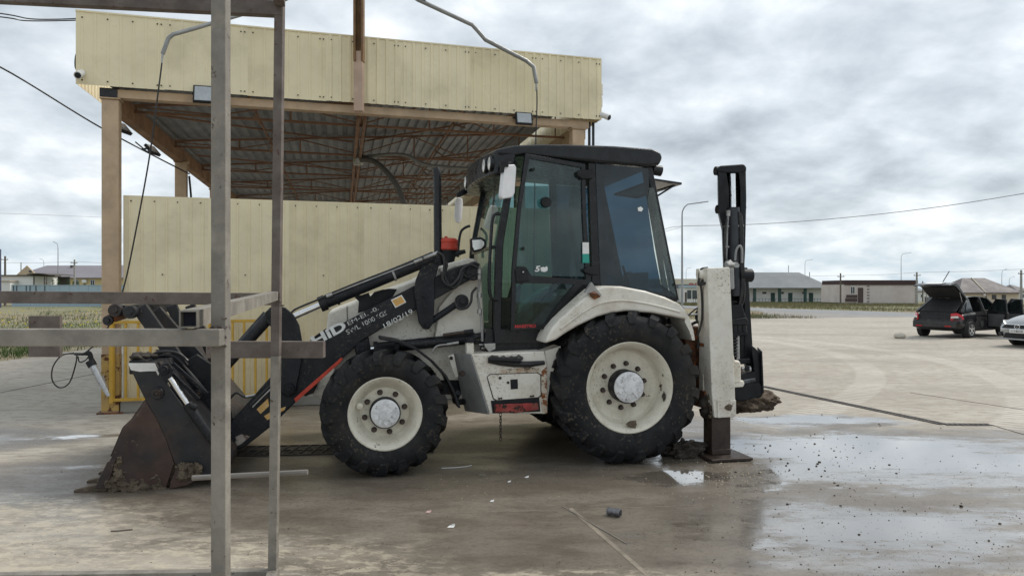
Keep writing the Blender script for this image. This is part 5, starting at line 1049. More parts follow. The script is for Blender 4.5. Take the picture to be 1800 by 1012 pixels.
m.build('mud', mat('mud_lump', (.12, .09, .062), .9, 0, .4, 6, (.055, .04, .03), .7, 9, None, 0, 1, 1.0, 25, .03), bl, ang=180)
# ------------------------------------------------------------------ houses, fences, poles in the distance
def flatmat(n, c, r=.8, v=.06): return mat(n, c, r, 0, v, .3, tuple(x * .8 for x in c), .3, .25, None, 0, 1, 0, rv=.05, spec=.2)
M['plaster'] = flatmat('white_plaster', (.76, .76, .73)); M['pink'] = mat('pinkish_plaster', (.58, .52, .49), .85, 0, .06, .5, (.46, .36, .34), .5, .45, None, 0, 1, .1, 5, .01)
M['brownpar'] = flatmat('brown_sheet', (.075, .05, .05)); M['grayroof'] = flatmat('grey_metal_roof', (.19, .205, .215), .6); M['brownroof'] = flatmat('brown_grey_roof', (.15, .135, .135), .6)
M['cream'] = flatmat('cream_wall', (.55, .49, .38)); M['yellowwall'] = flatmat('yellow_wall', (.60, .49, .26)); M['gableboard'] = flatmat('gable_board', (.50, .40, .28)); M['bluefence'] = flatmat('pale_blue_sheet', (.36, .46, .52), .5)
M['darkgreen'] = flatmat('dark_green_paint', (.05, .09, .08)); M['pane'] = mat('dark_window', (.05, .06, .065), .12, 0, .1, 3, None, 0, 1, None, 0, 1, 0); M['purpleroof'] = flatmat('mauve_grey_roof', (.235, .22, .24), .55)
M['doorbrown'] = flatmat('brown_door', (.10, .075, .07)); M['plinth'] = flatmat('dark_plinth', (.10, .09, .08))
class Far:                          # a building whose long face stands at one depth, seen squarely
    def __init__(s, name, px, Z, label, cat, group=None):
        s.Z = Z; s.px = px; s.o = empty(name, (W(px, HOR, Z).x, Z, 0), label=label, cat=cat, group=group)
    def p(s, px, py, dy=0): q = W(px, py, s.Z); return Vector((q.x - s.o.location.x, dy, q.z))
    def box(s, name, x0, y0, x1, y1, mt, d0=0, d1=.1, par=None):
        a, b = s.p(x0, y1), s.p(x1, y0); return MB().bb((a.x, d0, a.z), (b.x, d1, b.z)).build(name, mt, par or s.o, smooth=False)
    def win(s, x0, y0, x1, y1, frame=None, mull=1):
        f = s.box('window', x0, y0, x1, y1, frame or M['whiteplastic'], -.06, .02); a, b = s.p(x0, y1), s.p(x1, y0); t = .06
        n = mull + 1; w_ = (b.x - a.x - t) / n
        for i in range(n): MB().bb((a.x + t + i * w_, -.075, a.z + t), (a.x + (i + 1) * w_, -.055, b.z - t)).build('pane', M['pane'], f, smooth=False)
        return f
def hip(par, x0, x1, y0, y1, ze, zr, inset, name='roof', mt=None, gable_l=False):
    yc = (y0 + y1) / 2; i0 = 0 if gable_l else inset
    m = MB().add([(x0, y0, ze), (x1, y0, ze), (x1, y1, ze), (x0, y1, ze), (x0 + i0, yc, zr), (x1 - inset, yc, zr), (x0, y0, ze - .15), (x1, y0, ze - .15), (x1, y1, ze - .15), (x0, y1, ze - .15)],
                 [(0, 1, 5, 4), (1, 2, 5), (2, 3, 4, 5), (3, 0, 4), (0, 6, 7, 1), (1, 7, 8, 2), (2, 8, 9, 3), (3, 9, 6, 0), (6, 9, 8, 7)])
    r = m.build(name, mt, par, smooth=False); return r
def seams(par, x0, x1, y0, ze, yc, zr, n, mt):
    for i in range(n + 1):
        x = x0 + (x1 - x0) * i / n; MB().bar((x, y0, ze + .03), (x, yc, zr + .03), .06, .06).build('roof_seam', mt, par, smooth=False)
# long veranda building
b = Far('veranda_building', 1390, 130, 'long low white building with grey hipped metal roof and dark veranda columns', 'building')
a0, a1 = b.p(1268, 531.5), b.p(1461, 507)
MB().bb((a0.x + 1, 1.6, a0.z - .4), (a1.x - .4, 9, a1.z)).build('wall', M['plaster'], b.o, smooth=False)
MB().bb((a0.x + 1, -.2, a0.z - .4), (a1.x - .2, 1.6, a0.z + .05)).build('porch_floor', M['plinth'], b.o, smooth=False)
rf = hip(b.o, a0.x, a1.x + .2, -.5, 10, a1.z + .15, b.p(1400, 480.5).z + .3, 4.0, mt=M['grayroof'])
for px in (1327, 1371, 1416, 1458, 1300): b.box('column', px - 2.2, 507, px + 2.2, 531.5, M['darkgreen'], 0, .35)
for px in (1364, 1395, 1432): d = b.box('door', px - 3.6, 514.5, px + 3.6, 531.5, M['darkgreen'], 1.5, 1.62)
for px in (1349, 1380, 1420): b.win(px - 3.5, 513, px + 3.5, 516.5, M['doorbrown'], 1).location.y += 1.58
rl = Far('veranda_railing', 1390, 129.2, 'thin dark railing in front of the white veranda building', 'railing')
for y in (524.5, 530): rl.box('rail', 1322, y, 1455, y + .5, M['darkgreen'], 0, .04)
for i in range(24): px = 1323 + i * 5.7; rl.box('bar', px, 524.5, px + .45, 531.5, M['darkgreen'], 0, .04)
# pink flat-roofed building
b = Far('pink_building', 1547, 99, 'pale pink flat roofed building with dark brown parapet and toothed brick corners', 'building')
b.box('wall', 1482, 500, 1612, 533.5, M['pink'], 0, 7); b.box('plinth', 1526, 533, 1613, 540, M['plinth'], -.05, 7.05); b.box('plinth', 1481, 532, 1526, 540, M['plinth'], -.04, 7.04)
b.box('parapet', 1484, 492.3, 1612.8, 500.8, M['brownpar'], -.12, 7.1); b.box('door', 1508, 505.5, 1517.2, 532, M['doorbrown'], -.05, .05); b.box('doorstep', 1504, 532, 1528, 534.5, M['curb'], -1.0, 0)
b.win(1494.5, 503.3, 1502.5, 516.5, None, 1)
for y0, y1, x0, x1 in ((518, 523.3, 1487.5, 1506.5), (524.3, 530, 1485.8, 1506.5)): b.box('brown_panel', x0, y0, x1, y1, M['doorbrown'], -.10, -.02)
for px in (1526, 1610.5):
    for i in range(6): b.box('corner_brick', px - 2, 502.3 + i * 5.3, px + 2, 503.9 + i * 5.3, M['doorbrown'], -.05, .05)
# brown hip-roofed house
b = Far('hip_roof_house', 1740, 120, 'cream house with brown grey hipped roof behind the black hatchback', 'house')
a0, a1 = b.p(1686, 533), b.p(1791, 515)
MB().bb((a0.x, 0, a0.z - .5), (a1.x, 8, a1.z)).build('wall', M['cream'], b.o, smooth=False)
x0, x1 = b.p(1683, 513).x, b.p(1793, 513).x; r = hip(b.o, x0, x1, -.5, 8.5, a1.z + .1, b.p(1725, 490.5).z + .25, 3.2, mt=M['brownroof'])
MB().bar((b.p(1729, 0).x, -.55, a1.z + .12), (b.p(1734, 0).x, 3.9, b.p(1725, 490.5).z + .3), .12, .12).build('ridge_strip', M['cream'], r)
b.win(1743.5, 518, 1751, 526, M['doorbrown']); b.win(1761, 518, 1768, 526, M['doorbrown']); b.box('downpipe', 1732.5, 515, 1733.7, 533, M['doorbrown'], -.1, 0); b.box('air_conditioner', 1727, 515.7, 1731.5, 519.7, M['whiteplastic'], -.3, 0)
# small far houses
for px, y0, ye, yb, wd, dp, wl_, rf_, lab in ((1473, 498, 509, 531, 26, 8, 'plaster', 'grayroof', 'small far white house with grey roof between veranda building and pink building'), (1622, 504, 512, 531, 26, 8, 'plaster', 'grayroof', 'small grey house just right of the pink building'), (1652, 509, 516, 531, 30, 8, 'cream', 'purpleroof', 'low far house with dull roof behind the open tailgate'), (1800, 500, 512, 532, 28, 8, 'plaster', 'brownroof', 'far house with brown roof at the edge behind the utility pole')):
    b = Far('far_house', px, 150, lab, 'house'); a0, a1 = b.p(px - wd / 2, yb), b.p(px + wd / 2, ye)
    MB().bb((a0.x + .3, 0, a0.z - .6), (a1.x - .3, dp, a1.z)).build('wall', M[wl_], b.o, smooth=False); hip(b.o, a0.x, a1.x, -.4, dp + .4, a1.z + .1, b.p(px, y0).z, 1.5, mt=M[rf_]); b.win(px - 4, ye + 5, px + 1, ye + 11)
for i, (x0, x1) in enumerate(((1626, 1640), (1640, 1656), (1770, 1788))):
    b = Far('yard_fence', x0, 122, ('grey yard fence right of the pink building', 'darker yard fence behind the open tailgate', 'grey yard fence beside the cream house')[i], 'fence'); b.box('fence_panel', x0, 522, x1, 531, M['plinth'] if i == 1 else M['grayroof'], 0, .08); b.box('fence_post', x0, 521, x0 + 1, 532, M['doorbrown'], -.05, .1); b.box('fence_post', x1 - 1, 521, x1, 532, M['doorbrown'], -.05, .1)
# kiosk with red lettering and the shop behind it
b = Far('flat_shop', 1205, 113, 'wide flat roofed beige shop behind the white kiosk', 'shop')
b.box('wall', 1150, 502, 1246, 533, M['plaster'], 0, 8); b.box('fascia', 1148, 490, 1248, 500, M['cream'], -.2, 8); b.box('band', 1149, 500, 1247, 506, M['grayroof'], -.1, 8); b.box('door', 1193, 506, 1200, 531, M['whiteplastic'], -.12, 0)
b = Far('kiosk', 1220, 109, 'small white kiosk with red rooftop lettering and green windows', 'kiosk')
b.box('wall', 1203, 505, 1244, 531.5, M['plaster'], 0, 3.4); b.box('roof', 1201.5, 501.5, 1246, 505.5, M['bluefence'], -.4, 3.6); b.box('door', 1204, 513.5, 1207, 531, M['doorbrown'], -.05, 0)
for x0, x1 in ((1208, 1215), (1217, 1226), (1229, 1236)): b.win(x0, 510, x1, 525, M['darkgreen'], 0)
rd = random.Random(2); m = MB()
for x0 in (1210.5, 1220.5):
    for k in range(4):
        xa = x0 + k * 2.05; a, c_ = b.p(xa, 500.9), b.p(xa + 1.5, 497.2); m.bb((a.x, -.3, a.z), (a.x + .05, -.25, c_.z)); m.bb((a.x, -.3, c_.z - .07), (c_.x, -.25, c_.z)); m.bb((c_.x - .05, -.3, a.z), (c_.x, -.25, c_.z)); m.bb((a.x, -.3, (a.z + c_.z) / 2 - .03), (c_.x, -.25, (a.z + c_.z) / 2 + .03)) if k != 1 else None
m.build('sign_letters', M['ink'], b.o, smooth=False)
for i in range(7): px = 1215 + i * 4; b.box('rail_post', px, 525, px + .5, 531.5, M['plinth'], -1.2, -1.15)
# left side: yellow house, white shed, carport, blue fence
b = Far('yellow_house', 120, 105, 'long yellow house with mauve grey gabled roof beyond the blue fence', 'house')
a0, a1 = b.p(30, 503), b.p(230, 486.7)
MB().bb((a0.x, 0, a0.z - 2.2), (a1.x, 9, a1.z)).build('wall', M['yellowwall'], b.o, smooth=False)
xe = b.p(20, 481).x; zr = b.p(47, 466.5).z + .15
m = MB().add([(xe - .1, -.5, a1.z - .1), (a1.x, -.5, a1.z - .1), (a1.x, 4.5, zr), (xe + 2.2, 4.5, zr), (xe - .1, 9.5, a1.z - .1), (a1.x, 9.5, a1.z - .1)], [(0, 1, 2, 3), (4, 3, 2, 5)]); o = m.build('roof', M['purpleroof'], b.o, smooth=False); o.modifiers.new('t', 'SOLIDIFY').thickness = .12
MB().ext([(a0.x - .6, .1, a1.z - .1), (b.p(70, 0).x, -.2, a1.z - .1), (b.p(47, 0).x, -.0, zr - .15)], (0, .2, 0)).build('gable_wall', M['gableboard'], b.o, smooth=False); b.box('gable_vent', 53, 475, 56, 479, M['pane'], -.3, -.1); b.box('chimney', 97.5, 464.5, 101, 469, M['plinth'], 3.5, 4.4)
for x0, x1 in ((107, 116), (133, 139), (159, 167)): b.win(x0, 491.5, x1, 502, None, 1)
b.box('air_conditioner', 146, 491.5, 153.5, 496.8, M['whiteplastic'], -.35, 0)
b = Far('white_shed', 35, 86, 'low white rendered shed with flat roof beyond the blue fence', 'shed')
b.box('wall', -20, 485, 58, 518, M['plaster'], 0, 5); b.box('roof', -22, 483, 60, 485.2, M['plinth'], -.3, 5.2); b.box('lower_roof', -20, 493.5, 33, 495, M['gableboard'], -1.5, 0); b.box('lower_wall', -20, 495, 31, 518, M['plaster'], -1.3, -.02); b.win(4, 496, 9, 498)
b = Far('carport', 66, 85, 'dark carport with a curved roof beside the white shed', 'carport')
pts = [b.p(47 + 38 * k / 10, 484.5 - 3.4 * math.sin(math.pi * (k + 2.2) / 13.5)) for k in range(11)]
m = MB()
for i in range(10): m.ext([pts[i], pts[i + 1], pts[i + 1] + Vector((0, 0, .08)), pts[i] + Vector((0, 0, .08))], (0, 5, 0))
m.build('roof', M['plinth'], b.o, smooth=False); b.box('back_wall', 58, 485, 80, 518, M['plinth'], 4.6, 4.8)
for px in (58.5, 77, 80.5): b.box('post', px, 485, px + 1.2, 518, M['plinth'], 0, .12)
b = Far('blue_fence', 120, 82, 'pale blue sheet metal fence across the far side of the field', 'fence'); pz = None
for i in range(12):
    x0 = 20 + i * 17; b.box('fence_panel', x0, 501.2 + .0 * i, x0 + 16.6, 545, M['bluefence'], -.02 * (i % 2), .05)
for px in (23.5, 29, 46, 52.5, 63, 78.5): b.box('fence_post', px, 502, px + 1.2, 512, M['pane'], -.08, -.03)
b.box('top_rail', 20, 500.6, 224, 501.4, M['bluefence'], -.06, .1)
# conifers over the fence
M['leafdark'] = mat('shrub_leaves', (.045, .085, .03), .8, 0, .5, 3, (.09, .12, .04), .5, 5, None, 0, 1, 0)
for i, (px, yt, wd) in enumerate(((93, 490.5, 8), (102, 489.5, 7), (121, 491, 9), (137, 493, 8), (129, 494, 6), (149, 497, 9))):
    Z = 84; t = empty('shrub', (W(px, 0, Z).x, Z, -.2), label=('bushy round shrub, first from the carport over the blue fence', 'slim conifer by the lamp post over the blue fence', 'tallest pointed shrub left of the far house pole over the blue fence', 'round shrub under the middle house window over the blue fence', 'small shrub beside the pole over the blue fence', 'low spreading shrub below the air conditioner over the blue fence')[i], cat='shrub', group='shrubs over the blue fence')
    H = W(px, yt, Z).z + .2; rd = random.Random(i); m = MB()
    for k in range(420):
        h = rd.random() ** .8; r = (wd / 30.0) * (1 - h) ** .6 * math.sqrt(rd.random()) * 1.1 + .03; a = rd.random() * 6.28; c_ = Vector((r * math.cos(a), r * math.sin(a), .4 + h * (H - .45))); v1 = Vector((rd.uniform(-1, 1), rd.uniform(-1, 1), rd.uniform(-.5, 1))) * .11; v2 = Vector((rd.uniform(-1, 1), rd.uniform(-1, 1), rd.uniform(-1, 1))) * .07
        m.add([c_, c_ + v1, c_ + v1 * .5 + v2], [(0, 1, 2)])
    m.build('foliage', M['leafdark'], t, smooth=False); MB().tube([(0, 0, 0), (0, 0, H * .7)], [.05, .02], 6).build('trunk', M['wood'], t)
# lamp posts
def lamp(px, yt, Z, arm, label, r=.06, mt=None):
    o = empty('street_lamp', (W(px, 0, Z).x, Z, land_z(0, Z) - .1), label=label, cat='street lamp', group='street lamps in the distance'); top = W(px, yt, Z).z - o.location.z
    L_ = arm / FOC * Z; s = 1 if L_ > 0 else -1
    MB().tube([(0, 0, 0), (0, 0, top * .6), (0, 0, top - .9)] + [(s * (abs(L_) * .42) * (1 - math.cos(t)), 0, top - .9 + .9 * math.sin(t)) for t in (.3, .7, 1.1)] + [(L_ * .8, 0, top + .05)], [r * 1.4, r, r * .75, r * .7, r * .65, r * .6, r * .55], 8).build('pole', mt or M['lampgrey'], o)
    MB().box((L_ * .92, 0, top + .09), (abs(L_) * .3, .16, .07), Matrix.Rotation(-s * .12, 3, 'Y')).build('lamp_head', M['lampgrey'], o); MB().lathe([(r * 2.2, 0), (r * 2.2, .5), (r * 1.3, .55)], (0, 0, 0), 'z', 8).build('base', M['lampgrey'], o); return o
lamp(1199, 357, 60, 43, 'tall grey street lamp just left of the stabiliser leg', .075)
lamp(1584, 445, 150, 17, 'grey street lamp rising behind the pink building'); lamp(1415, 457, 170, 13, 'thin far street lamp behind the right end of the veranda roof'); lamp(1206, 471, 200, 9, 'tiny far street lamp behind the kiosk'); lamp(1774, 487, 190, 9, 'small far street lamp behind the cream house'); lamp(1761, 474, 130, 8, 'thin lamp over the ridge of the cream house', .045)
lamp(102, 426.5, 100, -8, 'grey street lamp in front of the yellow house roof'); lamp(77, 455.5, 160, -7, 'small far street lamp behind the yellow house')
def pole(px, yt, Z, label, mt, r=.11, arms=True):
    o = empty('utility_pole', (W(px, 0, Z).x, Z, -.6), label=label, cat='utility pole', group='utility poles in the distance'); top = W(px, yt, Z).z + .6
    MB().tube([(0, 0, 0), (0, 0, top)], [r * 1.15, r * .85], 8).build('pole', mt, o)
    if arms:
        MB().box((0, -.1, top - .45), (.9, .08, .08)).build('cross_arm', M['wood'], o)
        for x in (-.38, .38): MB().lathe([(.04, 0), (.05, .05), (.03, .12)], (x, -.1, top - .41), 'z', 8).build('insulator', M['whiteplastic'], o)
    return o
pole(1477.5, 480, 97, 'wooden utility pole at the left end of the pink building', M['wood']); pole(1611.5, 478, 97, 'concrete utility pole at the right end of the pink building', M['concretepole'], .13); pole(1795, 474.5, 90, 'concrete utility pole right of the cream house', M['concretepole'], .14); pole(1622, 494, 140, 'short far utility pole right of the pink building', M['wood']); pole(1386, 466, 165, 'thin dark mast behind the veranda roof', M['wood'], .07, False); pole(1423, 478, 160, 'short dark pole behind the end of the veranda roof', M['wood'], .09, False)
pole(9, 450, 92, 'dark wooden utility pole left of the yellow house', M['wood'], .13); pole(131, 456, 98, 'concrete utility pole in front of the yellow house', M['concretepole'], .12); pole(37, 461, 130, 'pale far pole beside the gable of the yellow house', M['concretepole'], .1, False); pole(1, 438, 75, 'dark blue pole at the edge of the field', mat('blue_pole', (.06, .07, .14), .5, 0, .1, 3, None, 0, 1, None, 0, 1, 0), .07, False)
hose('power_line', [W(1165, 404, 52), W(1199, 397.5, 60), W(1330, 394, 56), W(1480, 383, 52), W(1640, 365, 48), W(1800, 340, 44), W(1960, 310, 40)], .022, 'single dark power line rising from the tall street lamp', 'power line', M['lampgrey'])
hose('power_line', [W(1165, 408, 52), W(1199, 399, 60)], .016, 'short wire from the tall street lamp towards the cab', 'power line', M['lampgrey'])
hose('power_line', [W(1340, 487, 97), W(1477.5, 484, 97), W(1545, 483, 97), W(1611.5, 479, 97), W(1700, 477, 93), W(1795, 473, 90), W(1900, 466, 86)], .018, 'thin wires strung between the poles by the pink building', 'power line', M['lampgrey'])
hose('power_line', [W(-60, 461, 92), W(9, 461.5, 92), W(70, 462, 95), W(131, 460, 98), W(185, 463, 100), W(260, 470, 105)], .018, 'thin wires strung between the poles by the yellow house', 'power line', M['lampgrey'])
hose('power_line', [W(-120, 374, 60), W(0, 375, 64), W(180, 382, 72), W(300, 388, 78)], .013, 'faint wire crossing the sky left of the canopy', 'power line', M['lampgrey'])

# ------------------------------------------------------------------ cars
M['carblack'] = mat('black_car_paint', (.012, .013, .016), .22, 0, .1, 1, (.10, .095, .085), .25, 2, None, 0, 1, 0, rv=.05); M['silver'] = mat('silver_car_paint', (.40, .41, .42), .22, .35, .04, 1, (.3, .3, .28), .15, 2, None, 0, 1, 0, rv=.05)
M['carglass'] = glass('car_glass', (.22, .25, .25), 1.0, .01, .05); M['carin_shade'] = mat('car_interior_and_shade', (.02, .02, .022), .9, 0, .2, 4, None, 0, 1, None, 0, 1, 0); M['trimgrey'] = mat('door_trim_grey', (.085, .088, .09), .8, 0, .2, 4, None, 0, 1, None, 0, 1, 0)  # interior black also paints the shade in doorway, boot and arches
M['taillight'] = mat('tail_lamp_red', (.50, .015, .02), .15, 0, .1, 4, None, 0, 1, None, 0, 1, 0); M['alloy'] = mat('alloy_rim', (.55, .56, .57), .3, .7, .05, 4, None, 0, 1, None, 0, 1, 0); M['cartyre'] = mat('car_tyre', (.02, .02, .021), .8, 0, .2, 9, None, 0, 1, None, 0, 1, 0)
def loft(stations, name, mt, par, sub=1):
    vs = []; fs = []; n = None
    for x, half in stations:
        ring = [(x, y, z) for y, z in half] + [(x, -y, z) for y, z in half[::-1] if y > 1e-5]; n = len(ring); vs += ring
    for i in range(len(stations) - 1):
        for k in range(n): a, b = i * n + k, i * n + (k + 1) % n; fs.append((a, b, b + n, a + n))
    fs += [tuple(range(n)), tuple(range((len(stations) - 1) * n, len(stations) * n))]
    return MB().add(vs, fs).build(name, mt, par, sub=sub, ang=60)
def sec(zb, w_, zt, wt, cr=.03): return [(0, zb), (w_ * .85, zb), (w_ * .98, zb + .10), (w_, (zb + zt) / 2), (w_ * .985, zt - .09), (wt, zt), (wt * .5, zt + cr * .8), (0, zt + cr)]
def car_wheel(par, x, y, r, spokes=5, wd=.19):
    s = -1 if y < 0 else 1; o = MB().lathe([(r * .64, -wd / 2), (r * .93, -wd / 2), (r, -wd * .36), (r, wd * .36), (r * .93, wd / 2), (r * .64, wd / 2)], n=28, close=True).build('wheel', M['cartyre'], par, loc=(x, y, r))
    MB().lathe([(r * .66, s * wd * .5), (r * .63, s * wd * .46), (r * .60, s * wd * .1), (r * .2, s * wd * .05), (0, s * wd * .05)], n=28).build('rim_barrel', mat('rim_dark', (.06, .06, .06), .5, .3, .1, 5, None, 0, 1, None, 0, 1, 0) if False else M['carin_shade'], o)
    m = MB(); m.lathe([(r * .66, s * wd * .47), (r * .66, s * wd * .53), (r * .58, s * wd * .52), (r * .57, s * wd * .44)], n=28, close=True); m.lathe([(r * .16, s * wd * .40), (r * .15, s * wd * .53), (0, s * wd * .54)], n=14)
    for k in range(spokes):
        a = 2 * math.pi * k / spokes + .3; m.bar((r * .1 * math.cos(a), s * wd * .47, r * .1 * math.sin(a)), (r * .6 * math.cos(a), s * wd * .48, r * .6 * math.sin(a)), .055, .03, (0, 1, 0))
    m.build('rim', M['alloy'], o); return o
AL = R_(33); hx_ = Vector((math.cos(AL), math.sin(AL))); hy_ = Vector((-math.sin(AL), math.cos(AL)))
pw = Vector((16.05, 26.1)); rt = pw + hx_ * 1.28 + hy_ * .72
hb = empty('hatchback', (rt.x, rt.y, 0), AL, label='black hatchback with its tailgate up and right doors open on the concrete yard', cat='car')
S = [(-2.06, sec(.40, .70, .66, .62, .0)), (-2.02, sec(.30, .80, .72, .72, .0)), (-1.85, sec(.26, .835, .84, .76, .01)), (-1.5, sec(.22, .845, .90, .78)), (-.6, sec(.20, .845, .90, .79)), (.5, sec(.20, .845, .91, .79)), (1.05, sec(.20, .84, .92, .76)), (1.45, sec(.22, .835, .86, .70, .05)), (1.85, sec(.24, .80, .76, .62, .05)), (2.05, sec(.30, .70, .66, .52, .03)), (2.12, sec(.38, .55, .58, .42, .0))]
loft(S, 'body', M['carblack'], hb)
MB().ext([(-1.10, -.57, 1.395), (-.55, -.60, 1.435), (.1, -.59, 1.42), (.38, -.56, 1.375), (.38, .56, 1.375), (.1, .59, 1.42), (-.55, .60, 1.435), (-1.10, .57, 1.395)], (0, 0, .03)).build('roof_panel', M['carblack'], hb, bevel=.012)
for s in (-1, 1):
    for nm, p0, p1, wd in (('front_pillar', (1.12, .73 * s, .92), (.36, .58 * s, 1.40), .07), ('middle_pillar', (-.15, .78 * s, .90), (-.2, .60 * s, 1.42), .09), ('rear_pillar', (-1.80, .74 * s, .90), (-1.02, .58 * s, 1.40), .10)): MB().bar(p0, p1, wd, wd * .8).build(nm, M['carblack'], hb, bevel=.012)
    MB().ext([(-1.78, .765 * s, .89), (-1.0, .785 * s, .90), (-.98, .62 * s, 1.385), (-1.12, .60 * s, 1.375)], (0, .02 * s, 0)).build('quarter_panel', M['carblack'], hb); MB().ext([(-1.52, .79 * s, .94), (-1.06, .80 * s, .95), (-1.04, .67 * s, 1.32), (-1.16, .665 * s, 1.30)], (0, .012 * s, 0)).build('quarter_window', M['pane'], hb)
    if s > 0: MB().ext([(-1.0, .78, .92), (1.0, .76, .93), (.34, .60, 1.38), (-.95, .62, 1.39)], (0, .01, 0)).build('side_window', M['carglass'], hb)
MB().ext([(1.12, -.70, .94), (1.12, .70, .94), (.38, .55, 1.38), (.38, -.55, 1.38)], (.005, 0, .005)).build('windscreen', M['carglass'], hb)
MB().ext([(-1.0, -.848, .30), (.92, -.848, .28), (.98, -.848, .60), (.90, -.80, .90), (-.80, -.80, .90), (-.86, -.85, .62), (-1.0, -.85, .5)], (0, -.004, 0)).build('doorway_shade', M['carin_shade'], hb)  # black panel over the solid side paints the dark of the open doorway
for y in (-.36, .36):
    st = MB().box((.12, y, .95), (.16, .46, .62), Matrix.Rotation(R_(-14), 3, 'Y')).build('front_seat', M['seat'], hb, bevel=.05); MB().box((.02, y, 1.30), (.10, .26, .18)).build('headrest', M['seat'], st, bevel=.03)
MB().box((-.95, 0, .93), (.16, 1.2, .40), Matrix.Rotation(R_(-18), 3, 'Y')).build('rear_seat', M['seat'], hb, bevel=.05)
MB().tube([(.62 + .05 * math.cos(k * .6283), -.0 + .36 + .17 * math.sin(k * .6283), .98 + .14 * math.cos(k * .6283)) for k in range(11)], .016, 6).build('steering_wheel', M['seat'], hb)
# boot, its shaded hollow painted as near-black sheets, and rear
MB().ext([(-2.045, -.60, .66), (-2.045, .60, .66), (-1.80, .62, .905), (-1.80, -.62, .905)], (-.02, 0, .01)).build('boot_shade_lower', M['carin_shade'], hb)
MB().ext([(-1.84, -.62, .935), (-1.84, .62, .935), (-1.10, .56, 1.38), (-1.10, -.56, 1.38)], (.02, 0, -.03)).build('boot_shade_upper', M['carin_shade'], hb)
m = MB(); m.bb((-2.13, -.74, .36), (-2.02, .74, .60)); m.build('rear_bumper', mat('matt_black_bumper', (.03, .031, .034), .5, 0, .1, 3, (.1, .09, .08), .4, 3, None, 0, 1, 0), hb, bevel=.04, seg=3)
for s in (-1, 1):
    tl = MB().ext([(-2.05, .55 * s, .62), (-2.05, .56 * s, .86), (-1.93, .70 * s, .89), (-1.72, .80 * s, .80), (-1.70, .84 * s, .66), (-1.98, .78 * s, .62)], (-.05, .02 * s, 0)).build('tail_light', M['taillight'], hb, bevel=.01); MB().ext([(-2.105, .58 * s, .70), (-2.10, .60 * s, .77), (-1.96, .745 * s, .78), (-1.95, .76 * s, .71)], (-.012, .02 * s, 0)).build('clear_lens', M['lens'], tl)
    MB().box((-2.135, .50 * s, .42), (.012, .22, .035)).build('reflector', M['taillight'], hb)
    for x in (-1.28, 1.22): MB().lathe([(.355, -.07), (.355, .09)], (x, .77 * s, .33), 'y', 24).build('arch_shade_disc', M['carin_shade'], hb); car_wheel(hb, x, .79 * s, .295)  # black discs on the flanks paint the shade of the wheel wells
tgp = [(-1.08, 1.42), (-1.30, 1.60), (-1.62, 1.86), (-1.78, 1.945), (-1.95, 1.93), (-2.28, 1.87), (-2.30, 1.83), (-1.98, 1.84), (-1.80, 1.80), (-1.55, 1.64), (-1.2, 1.42)]
tg = MB().ext([(x, -.62, z) for x, z in tgp], (0, 1.24, 0)).build('tailgate', M['carblack'], hb, bevel=.015); MB().ext([(-1.32, -.5, 1.625), (-1.60, -.5, 1.855), (-1.60, .5, 1.855), (-1.32, .5, 1.625)], (-.01, 0, .012)).build('tailgate_glass', M['pane'], tg)
MB().ext([(-1.22, -.58, 1.425), (-1.56, -.58, 1.635), (-1.81, -.58, 1.795), (-1.81, .58, 1.795), (-1.56, .58, 1.635), (-1.22, .58, 1.425)], (0.004, 0, -.006)).build('tailgate_lining', M['carin_shade'], tg)
MB().ext([(-1.84, -.3, 1.955), (-1.84, .3, 1.955), (-2.2, .3, 1.90), (-2.2, -.3, 1.90)], (0, 0, .012)).build('plate_holder', M['whiteplastic'], tg)
for s in (-1, 1): MB().tube([(-1.35, .6 * s, 1.25), (-1.5, .59 * s, 1.6)], .012).build('gas_strut', M['steel'], tg)
MB().tube([(-1.72, -.1, 1.93), (-1.35, -.16, 2.36)], .014).build('aerial', M['carin_shade'], tg)
def door(x, ang, ln, label_):
    a = R_(ang); dv = Vector((-math.cos(a), -math.sin(a), 0)); nv = Vector((-dv.y, dv.x, 0)); p = Vector((x, -.85, 0))
    q_ = lambda u, z, off=0: p + dv * u + nv * off + Vector((0, 0, z))
    d = MB().ext([q_(0, .32), q_(ln * .9, .32), q_(ln, .55), q_(ln, .90), q_(0, .90)], nv * .09).build('car_door', M['carblack'], hb, bevel=.02)
    MB().ext([q_(.08, .40, -.008), q_(ln * .85, .40, -.008), q_(ln * .9, .84, -.008), q_(.08, .84, -.008)], nv * .006).build('door_trim', M['trimgrey'], d)
    MB().ringext([q_(0, .90), q_(ln, .90), q_(ln - .06, 1.36), q_(ln * .45, 1.38)], [q_(.10, .93), q_(ln - .06, .93), q_(ln - .11, 1.32), q_(ln * .48, 1.335)], nv * .05).build('window_frame', M['carblack'], d)
    MB().ext([q_(.10, .93, .02), q_(ln - .06, .93, .02), q_(ln - .11, 1.32, .02), q_(ln * .48, 1.335, .02)], nv * .005).build('door_glass', M['carglass'], d); return d
door(-.12, 62, .95, ''); d = door(.98, 60, 1.05, '')
MB().box((1.0, -1.0, .98), (.12, .2, .13)).build('wing_mirror', M['carblack'], hb, bevel=.03)
bag = MB(); bag.ext([(-.62, -.86, .58), (-.40, -.86, .60), (-.36, -.86, .48), (-.48, -.86, .34), (-.58, -.86, .42)], (0, -.01, 0)); bag.build('sill_sticker', M['trimgrey'], hb)
